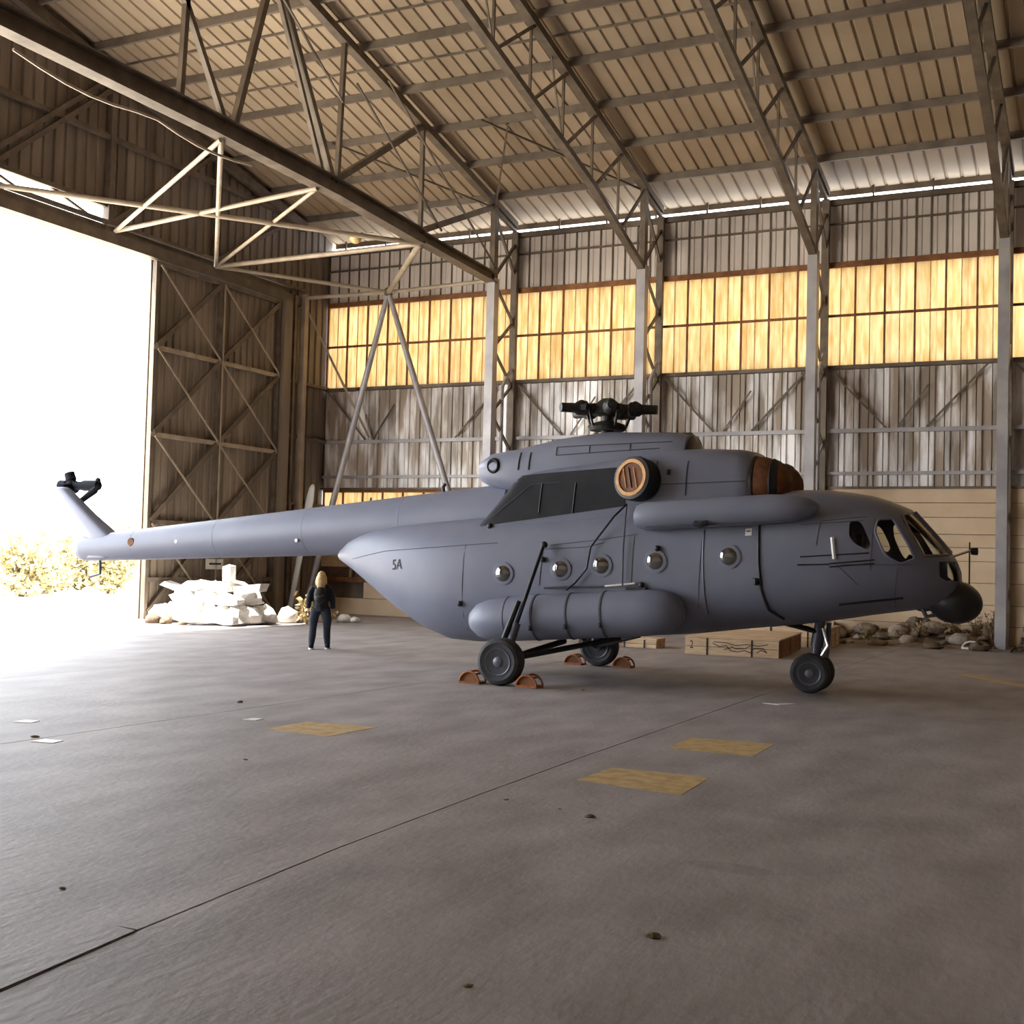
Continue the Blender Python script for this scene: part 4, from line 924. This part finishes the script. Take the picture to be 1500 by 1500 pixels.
for i, (c, s_, L_) in enumerate(white):
    sh_ = lump((c[0], c[1], c[2] - s_[2] / 2), s_[0] * .56, 500 + i, s_[2] / s_[0] * 1.25, 9, 6, .5) if L_ < 3 else slabchunk(c, s_, rd.uniform(-.25, .25), rd.uniform(-.25, .25), 0, i)
    o = sh_.build('foam_block', 'offwhite', org=(c[0], c[1], max(0, c[2] - s_[2] / 2)))
    tag(o, NM[L_], 'foam block', 'white offcuts heaped by the doorway')
for i, (x, y, r, m_) in enumerate(((-23.35, 25.6, .22, 'rag'), (-23.0, 25.75, .16, 'rag'), (-22.9, 25.5, .12, 'rag'), (-23.6, 25.9, .2, 'straw'), (-22.3, 25.6, .12, 'rag'))):
    tag(lump((x, y, 0), r, 40 + i, .8).build('scrap_bundle', m_, org=(x, y, 0)), 'small brown scrap bundle at the foot of the white heap', 'bundle', 'scrap bundles by the white heap')
for i, (x, y, r) in enumerate(((-21.2, 28.7, .34), (-20.35, 30.3, .22), (-20.1, 30.5, .16), (-21.6, 28.5, .2), (-20.85, 29.6, .2))):
    tag(lump((x, y, 0), r, 60 + i, .75, jag=.25).build('plastic_sack', 'offwhite', org=(x, y, 0)), 'crumpled white sack on the floor between the white heap and the person', 'sack', 'white sacks near the doorway')

def shrub(name, c, h, spread, nb, nl, lsize, m, mt, seed, label, cat, group, low=.55):
    rd = random.Random(seed); c = Vector(c); t = thing(name, c, label, cat, group)
    st = MB(); lf = MB()
    for b in range(nb):
        a = rd.uniform(0, 6.28); tip = c + Vector((math.cos(a) * spread * rd.uniform(.3, 1), math.sin(a) * spread * rd.uniform(.3, 1), h * rd.uniform(low, 1)))
        mid = c.lerp(tip, .5) + Vector((rd.uniform(-.1, .1) * spread, rd.uniform(-.1, .1) * spread, h * .08))
        st.tube([c + Vector((0, 0, -.01)), mid, tip], [h * .018, h * .011, h * .005], 5)
        for k in range(nl):
            q = rd.uniform(.25, 1.05); p_ = c.lerp(mid, q * 2) if q < .5 else mid.lerp(tip, (q - .5) * 2)
            p_ = p_ + Vector((rd.gauss(0, 1), rd.gauss(0, 1), rd.gauss(0, 1))) * spread * .09
            if p_.z < .01: p_.z = .01 + rd.random() * .05
            d = Vector((rd.gauss(0, 1), rd.gauss(0, 1), rd.gauss(.3, .8))).normalized(); e = d.cross(Vector((rd.gauss(0, 1), rd.gauss(0, 1), rd.gauss(0, 1)))).normalized()
            L_ = lsize * rd.uniform(.6, 1.3); w_ = L_ * .28
            n_ = d.cross(e) * w_ * .25
            lf.add([p_, p_ + d * L_ * .5 + e * w_ + n_, p_ + d * L_, p_ + d * L_ * .5 - e * w_ + n_], [(0, 1, 2), (0, 2, 3)])
    st.build('stems', mt, t)
    tag(lf.build('foliage', m, t, fix=False), kind=None)
    return t
shrub('dry_plant', (-20.95, 29.3, 0), .75, .45, 9, 14, .2, 'straw', 'twig', 5, 'dry yellow leafy plant standing beside the white sacks', 'plant', None)
for i, (x, y) in enumerate(((-21.5, 29.5), (-20.6, 29.9), (-20.55, 28.75))):
    shrub('dry_weed', (x, y, 0), .32, .35, 8, 8, .14, 'straw', 'twig', 15 + i, 'low tuft of dry straw on the floor near the doorway', 'weed', 'dry tufts near the doorway')
# leaning white blade behind the boom
bl = MB()
def bsec(c, ch, th): return [Vector(c) + Vector((ch / 2 * math.cos(2 * math.pi * k / 12), th / 2 * math.sin(2 * math.pi * k / 12), 0)) for k in range(12)]
bl.loft([bsec((-23.75, 32.2, 0), .16, .1), bsec((-23.5, 32.4, 2.0), .24, .1), bsec((-23.32, 32.55, 3.7), .32, .08), bsec((-23.27, 32.58, 4.1), .22, .06), bsec((-23.25, 32.6, 4.22), .1, .04)])
tag(bl.build('blade_section', 'white', org=(-23.75, 32.2, 0), smooth=True), 'white tapered blade standing upright in the corner behind the tail boom', 'blade')

# rubble along the plinth ahead of the helicopter
def heap(x, y):
    d = (YW - .1 - y) / 1.9
    ex = min(1, max(0, (x + 8.6) / 1.2)) * min(1, max(0, (2.6 - x) / 1.0))
    return max(0, (1 - d)) ** 1.3 * .62 * ex * (.8 + .25 * math.sin(x * 2.3) + .15 * math.sin(x * 5.1 + 1))
rd = random.Random(11)
for xa, xb, lab in ((-7.1, -2.95, 'brown earth and litter heaped along the ochre wall behind the helicopter nose'), (-2.28, 1.9, 'brown earth and litter heaped along the ochre wall past the column ahead of the nose')):
    mb = MB(); nx, ny = 40, 16; vs = []; fs = []
    for j in range(ny + 1):
        for i in range(nx + 1):
            x = xa + (xb - xa) * i / nx; y = 32.6 + 1.98 * j / ny
            vs.append((x, y, max(-.02, heap(x, y) * (.85 + rd.random() * .3) - .02 + (.0 if 0 < j and 0 < i < nx else -.5))))
    for j in range(ny):
        for i in range(nx): a = j * (nx + 1) + i; fs.append((a, a + 1, a + nx + 2, a + nx + 1))
    o = mb.add(vs, fs).build('rubble_heap', 'rag', org=((xa + xb) / 2, 33.6, 0), fix=False)
    tag(o, lab, 'rubble', kind='stuff')
for i in range(150):
    x = rd.uniform(-8.0, 1.9); y = 34.45 - abs(rd.gauss(0, .75))
    if y < 32.5 or x < -7.0 or any(abs(x - cx) < .45 for cx in CX): continue
    r = rd.uniform(.04, .15) * (1.3 if y > 33.5 else .9)
    tag(lump((x, y, heap(x, y) - .03), r, 200 + i, .7, 7, 5).build('rubble_stone', 'rubble', org=(x, y, heap(x, y))), 'rough broken stone in the rubble heap along the ochre wall', 'stone', 'stones in the rubble heap')
for i, (x, y, r) in enumerate(((-5.2, 33.9, .3), (-4.4, 34.1, .34), (-6.1, 34.1, .3), (-3.6, 33.5, .26), (-1.85, 33.3, .28), (-1.9, 34.0, .3), (-4.9, 33.2, .2), (-6.8, 33.7, .28))):
    tag(lump((x, y, heap(x, y) - .05), r, 300 + i, .6, 12, 8, .2).build('cement_sack', 'sack', org=(x, y, heap(x, y))), 'slumped dusty sack lying on the rubble heap', 'sack', 'dusty sacks on the rubble heap')
for i, (x, y, r) in enumerate(((-5.6, 32.9, .24), (-3.1, 32.8, .3), (-4.2, 32.7, .25), (-1.5, 33.1, .3), (-6.6, 32.9, .2))):
    tag(lump((x, y, 0), r, 330 + i, .4, 12, 7, .45).build('rag_bundle', 'rag', org=(x, y, 0)), 'dark crumpled rag at the front edge of the rubble', 'rag', 'rags by the rubble heap')
for i, (x, y, h_) in enumerate(((-2.9, 34.2, .8), (-3.3, 34.3, .6), (-1.6, 34.2, .7), (-5.9, 33.3, .4), (-4.6, 33.6, .45), (-3.9, 34.0, .5))):
    shrub('dry_weed', (x, y, heap(x, y) - .03), h_, .3, 9, 9, .11, 'straw_d', 'twig', 50 + i, 'dry brown weed growing from the rubble heap', 'weed', 'weeds in the rubble')
hp_ = MB().tube([Vector((-3.3 + .22 * math.cos(a * .45), 33.0 + .16 * math.sin(a * .45), .04 + .16 * max(0, math.sin(a * .45)))) for a in range(11)], .03, 8).build('plastic_hose', 'offwhite', org=(-3.3, 33, 0))
tag(hp_, 'short curled off-white hose lying before the rubble heap', 'hose')

# ------------------------------------------------------------------ marks and litter on the floor
def flat(poly, z=.003): return MB().prism([(x, y, 0) for x, y in poly], (0, 0, z))
for poly, lab in (([(-8.52, 11.2), (-8.53, 12.0), (-7.61, 12.1), (-7.65, 11.15)], 'worn yellow painted square on the floor between the white paper scraps and the tail'),
                  ([(-4.35, 10.27), (-4.33, 11.07), (-3.85, 11.1), (-3.37, 11.1), (-3.32, 10.13), (-3.9, 10.2)], 'worn yellow painted square beside the floor joint, farther from the nose wheels'),
                  ([(-4.29, 12.6), (-4.34, 13.5), (-3.4, 13.6), (-3.37, 12.6)], 'worn yellow painted square beside the floor joint, closer to the nose wheels')):
    o = flat(poly).build('painted_square', 'yellow', org=(poly[0][0], poly[0][1], 0)); tag(o, lab, 'floor marking', 'yellow squares on the floor')
tag(flat([(-2.75, 25.0), (-2.6, 25.25), (-.1, 21.6), (-.25, 21.35)]).build('painted_line', 'yellow', org=(-1.5, 23.3, 0)), 'yellow painted line running diagonally over the floor past the nose', 'floor marking')
for i, (x, y, a, sx) in enumerate(((-10.99, 10.1, .2, .22), (-9.71, 9.2, .1, .26), (-9.13, 11.77, 0, .17))):
    c, s_ = math.cos(a), math.sin(a)
    P = [(x + c * u - s_ * v, y + s_ * u + c * v) for u, v in ((-sx / 2, -.1), (sx / 2, -.08), (sx / 2 - .02, .1), (-sx / 2 + .02, .08))]
    tag(flat(P, .006).build('paper_scrap', 'white', org=(x, y, 0)), 'white scrap of paper lying on the bare concrete', 'paper', 'paper scraps on the floor')
P = [(-4.55, 17.5), (-4.3, 17.45), (-4.1, 17.7), (-4.2, 17.75), (-4.4, 17.6)]
tag(flat(P, .008).build('paper_scrap', 'offwhite', org=(-4.4, 17.6, 0)), 'torn pale scrap lying near the nose wheels', 'paper')
for i, (x, y, r) in enumerate(((-10.02, 9.32, .05), (-10.31, 12.99, .06), (-7.41, 9.45, .03), (-3.63, 8.85, .05), (-4.47, 9.09, .035), (-2.18, 6.23, .05), (-2.66, 5.07, .03), (-5.44, 5.31, .03), (-3.95, 9.0, .02), (-7.3, 17.4, .05))):
    tag(lump((x, y, 0), r * .75, 400 + i, .3, 8, 5, .6).build('grit_crumb', 'twig', org=(x, y, 0)), 'small dark crumb of dirt lying on the concrete', 'debris', 'crumbs on the floor')

# ------------------------------------------------------------------ outside the doorway
for i, (x, y, h_, sp) in enumerate(((-40, 36.2, 2.7, 1.5), (-42, 39.4, 2.5, 1.5), (-45, 44.2, 3.0, 1.6), (-41, 42.0, 3.2, 1.0), (-46, 41.6, 2.6, 1.5), (-50, 46.5, 3.0, 1.8), (-48, 50.0, 3.6, 1.2))):
    shrub('wild_shrub', (x, y, -.06), h_, sp, 26, 60, .34, 'bushleaf', 'twig', 80 + i, 'pale sunlit shrub on the ground outside the hangar doorway', 'shrub', 'shrubs outside the doorway', low=.08)

def stain_mat(name):
    m = bpy.data.materials.new(name); m.use_nodes = True
    t = m.node_tree; n = t.nodes; l = t.links
    b = n['Principled BSDF']; b.inputs['Base Color'].default_value = (0.12, 0.1, 0.09, 1); b.inputs['Roughness'].default_value = .55
    tc_ = n.new('ShaderNodeTexCoord'); gr_ = n.new('ShaderNodeTexGradient'); gr_.gradient_type = 'SPHERICAL'
    mp = n.new('ShaderNodeMapping'); mp.inputs['Location'].default_value = (0, 0, 0); mp.inputs['Scale'].default_value = (1 / .75, 1 / .35, 0)
    no = n.new('ShaderNodeTexNoise'); no.inputs['Scale'].default_value = 3; mu = n.new('ShaderNodeMath'); mu.operation = 'MULTIPLY'
    rp = n.new('ShaderNodeValToRGB'); rp.color_ramp.elements[0].color = (0, 0, 0, 1); rp.color_ramp.elements[0].position = .02; rp.color_ramp.elements[1].position = .6; rp.color_ramp.elements[1].color = (.3, .3, .3, 1)
    l.new(tc_.outputs['Object'], mp.inputs[0]); l.new(mp.outputs[0], gr_.inputs[0]); l.new(tc_.outputs['Generated'], no.inputs['Vector'])
    l.new(gr_.outputs['Fac'], mu.inputs[0]); l.new(no.outputs[0], mu.inputs[1])
    l.new(mu.outputs[0], rp.inputs[0]); l.new(rp.outputs[0], b.inputs['Alpha'])
    return m
M['stain'] = stain_mat('soft_oil_stain')
for x, y, rx, ry, lab in ((-2.1, 9.75, .75, .35, 'faint broad oil stain on the floor beyond the two yellow squares'), (-2.25, 7.88, .3, .14, 'small round oil stain on the bare floor before the yellow squares')):
    o = MB().add([(x + rx * math.cos(k * math.pi / 12), y + ry * math.sin(k * math.pi / 12), .002) for k in range(24)], [tuple(range(24))]).build('oil_stain', 'stain', org=(x, y, 0), fix=False)
    tag(o, lab, 'stain', 'oil stains on the floor')

# soften the facets of round parts
done = set()
def soften(o, ang):
    for c in o.children: soften(c, ang)
    if o.type == 'MESH' and o.data.name not in done:
        done.add(o.data.name)
        if o.name.split('.')[0] not in ('code_lettering', 'fuselage'): auto_smooth(o, ang)
soften(heli, 38)
for o in list(COL.objects):
    b_ = o.name.split('.')[0]
    if o.parent is None and b_ in ('plastic_sack', 'cement_sack', 'rag_bundle', 'rubble_stone', 'scrap_bundle'): auto_smooth(o, 75)
    if b_ in ('brace_tube', 'brace_leg', 'rain_pipe', 'hoop', 'power_cable', 'plastic_hose'): auto_smooth(o, 50)
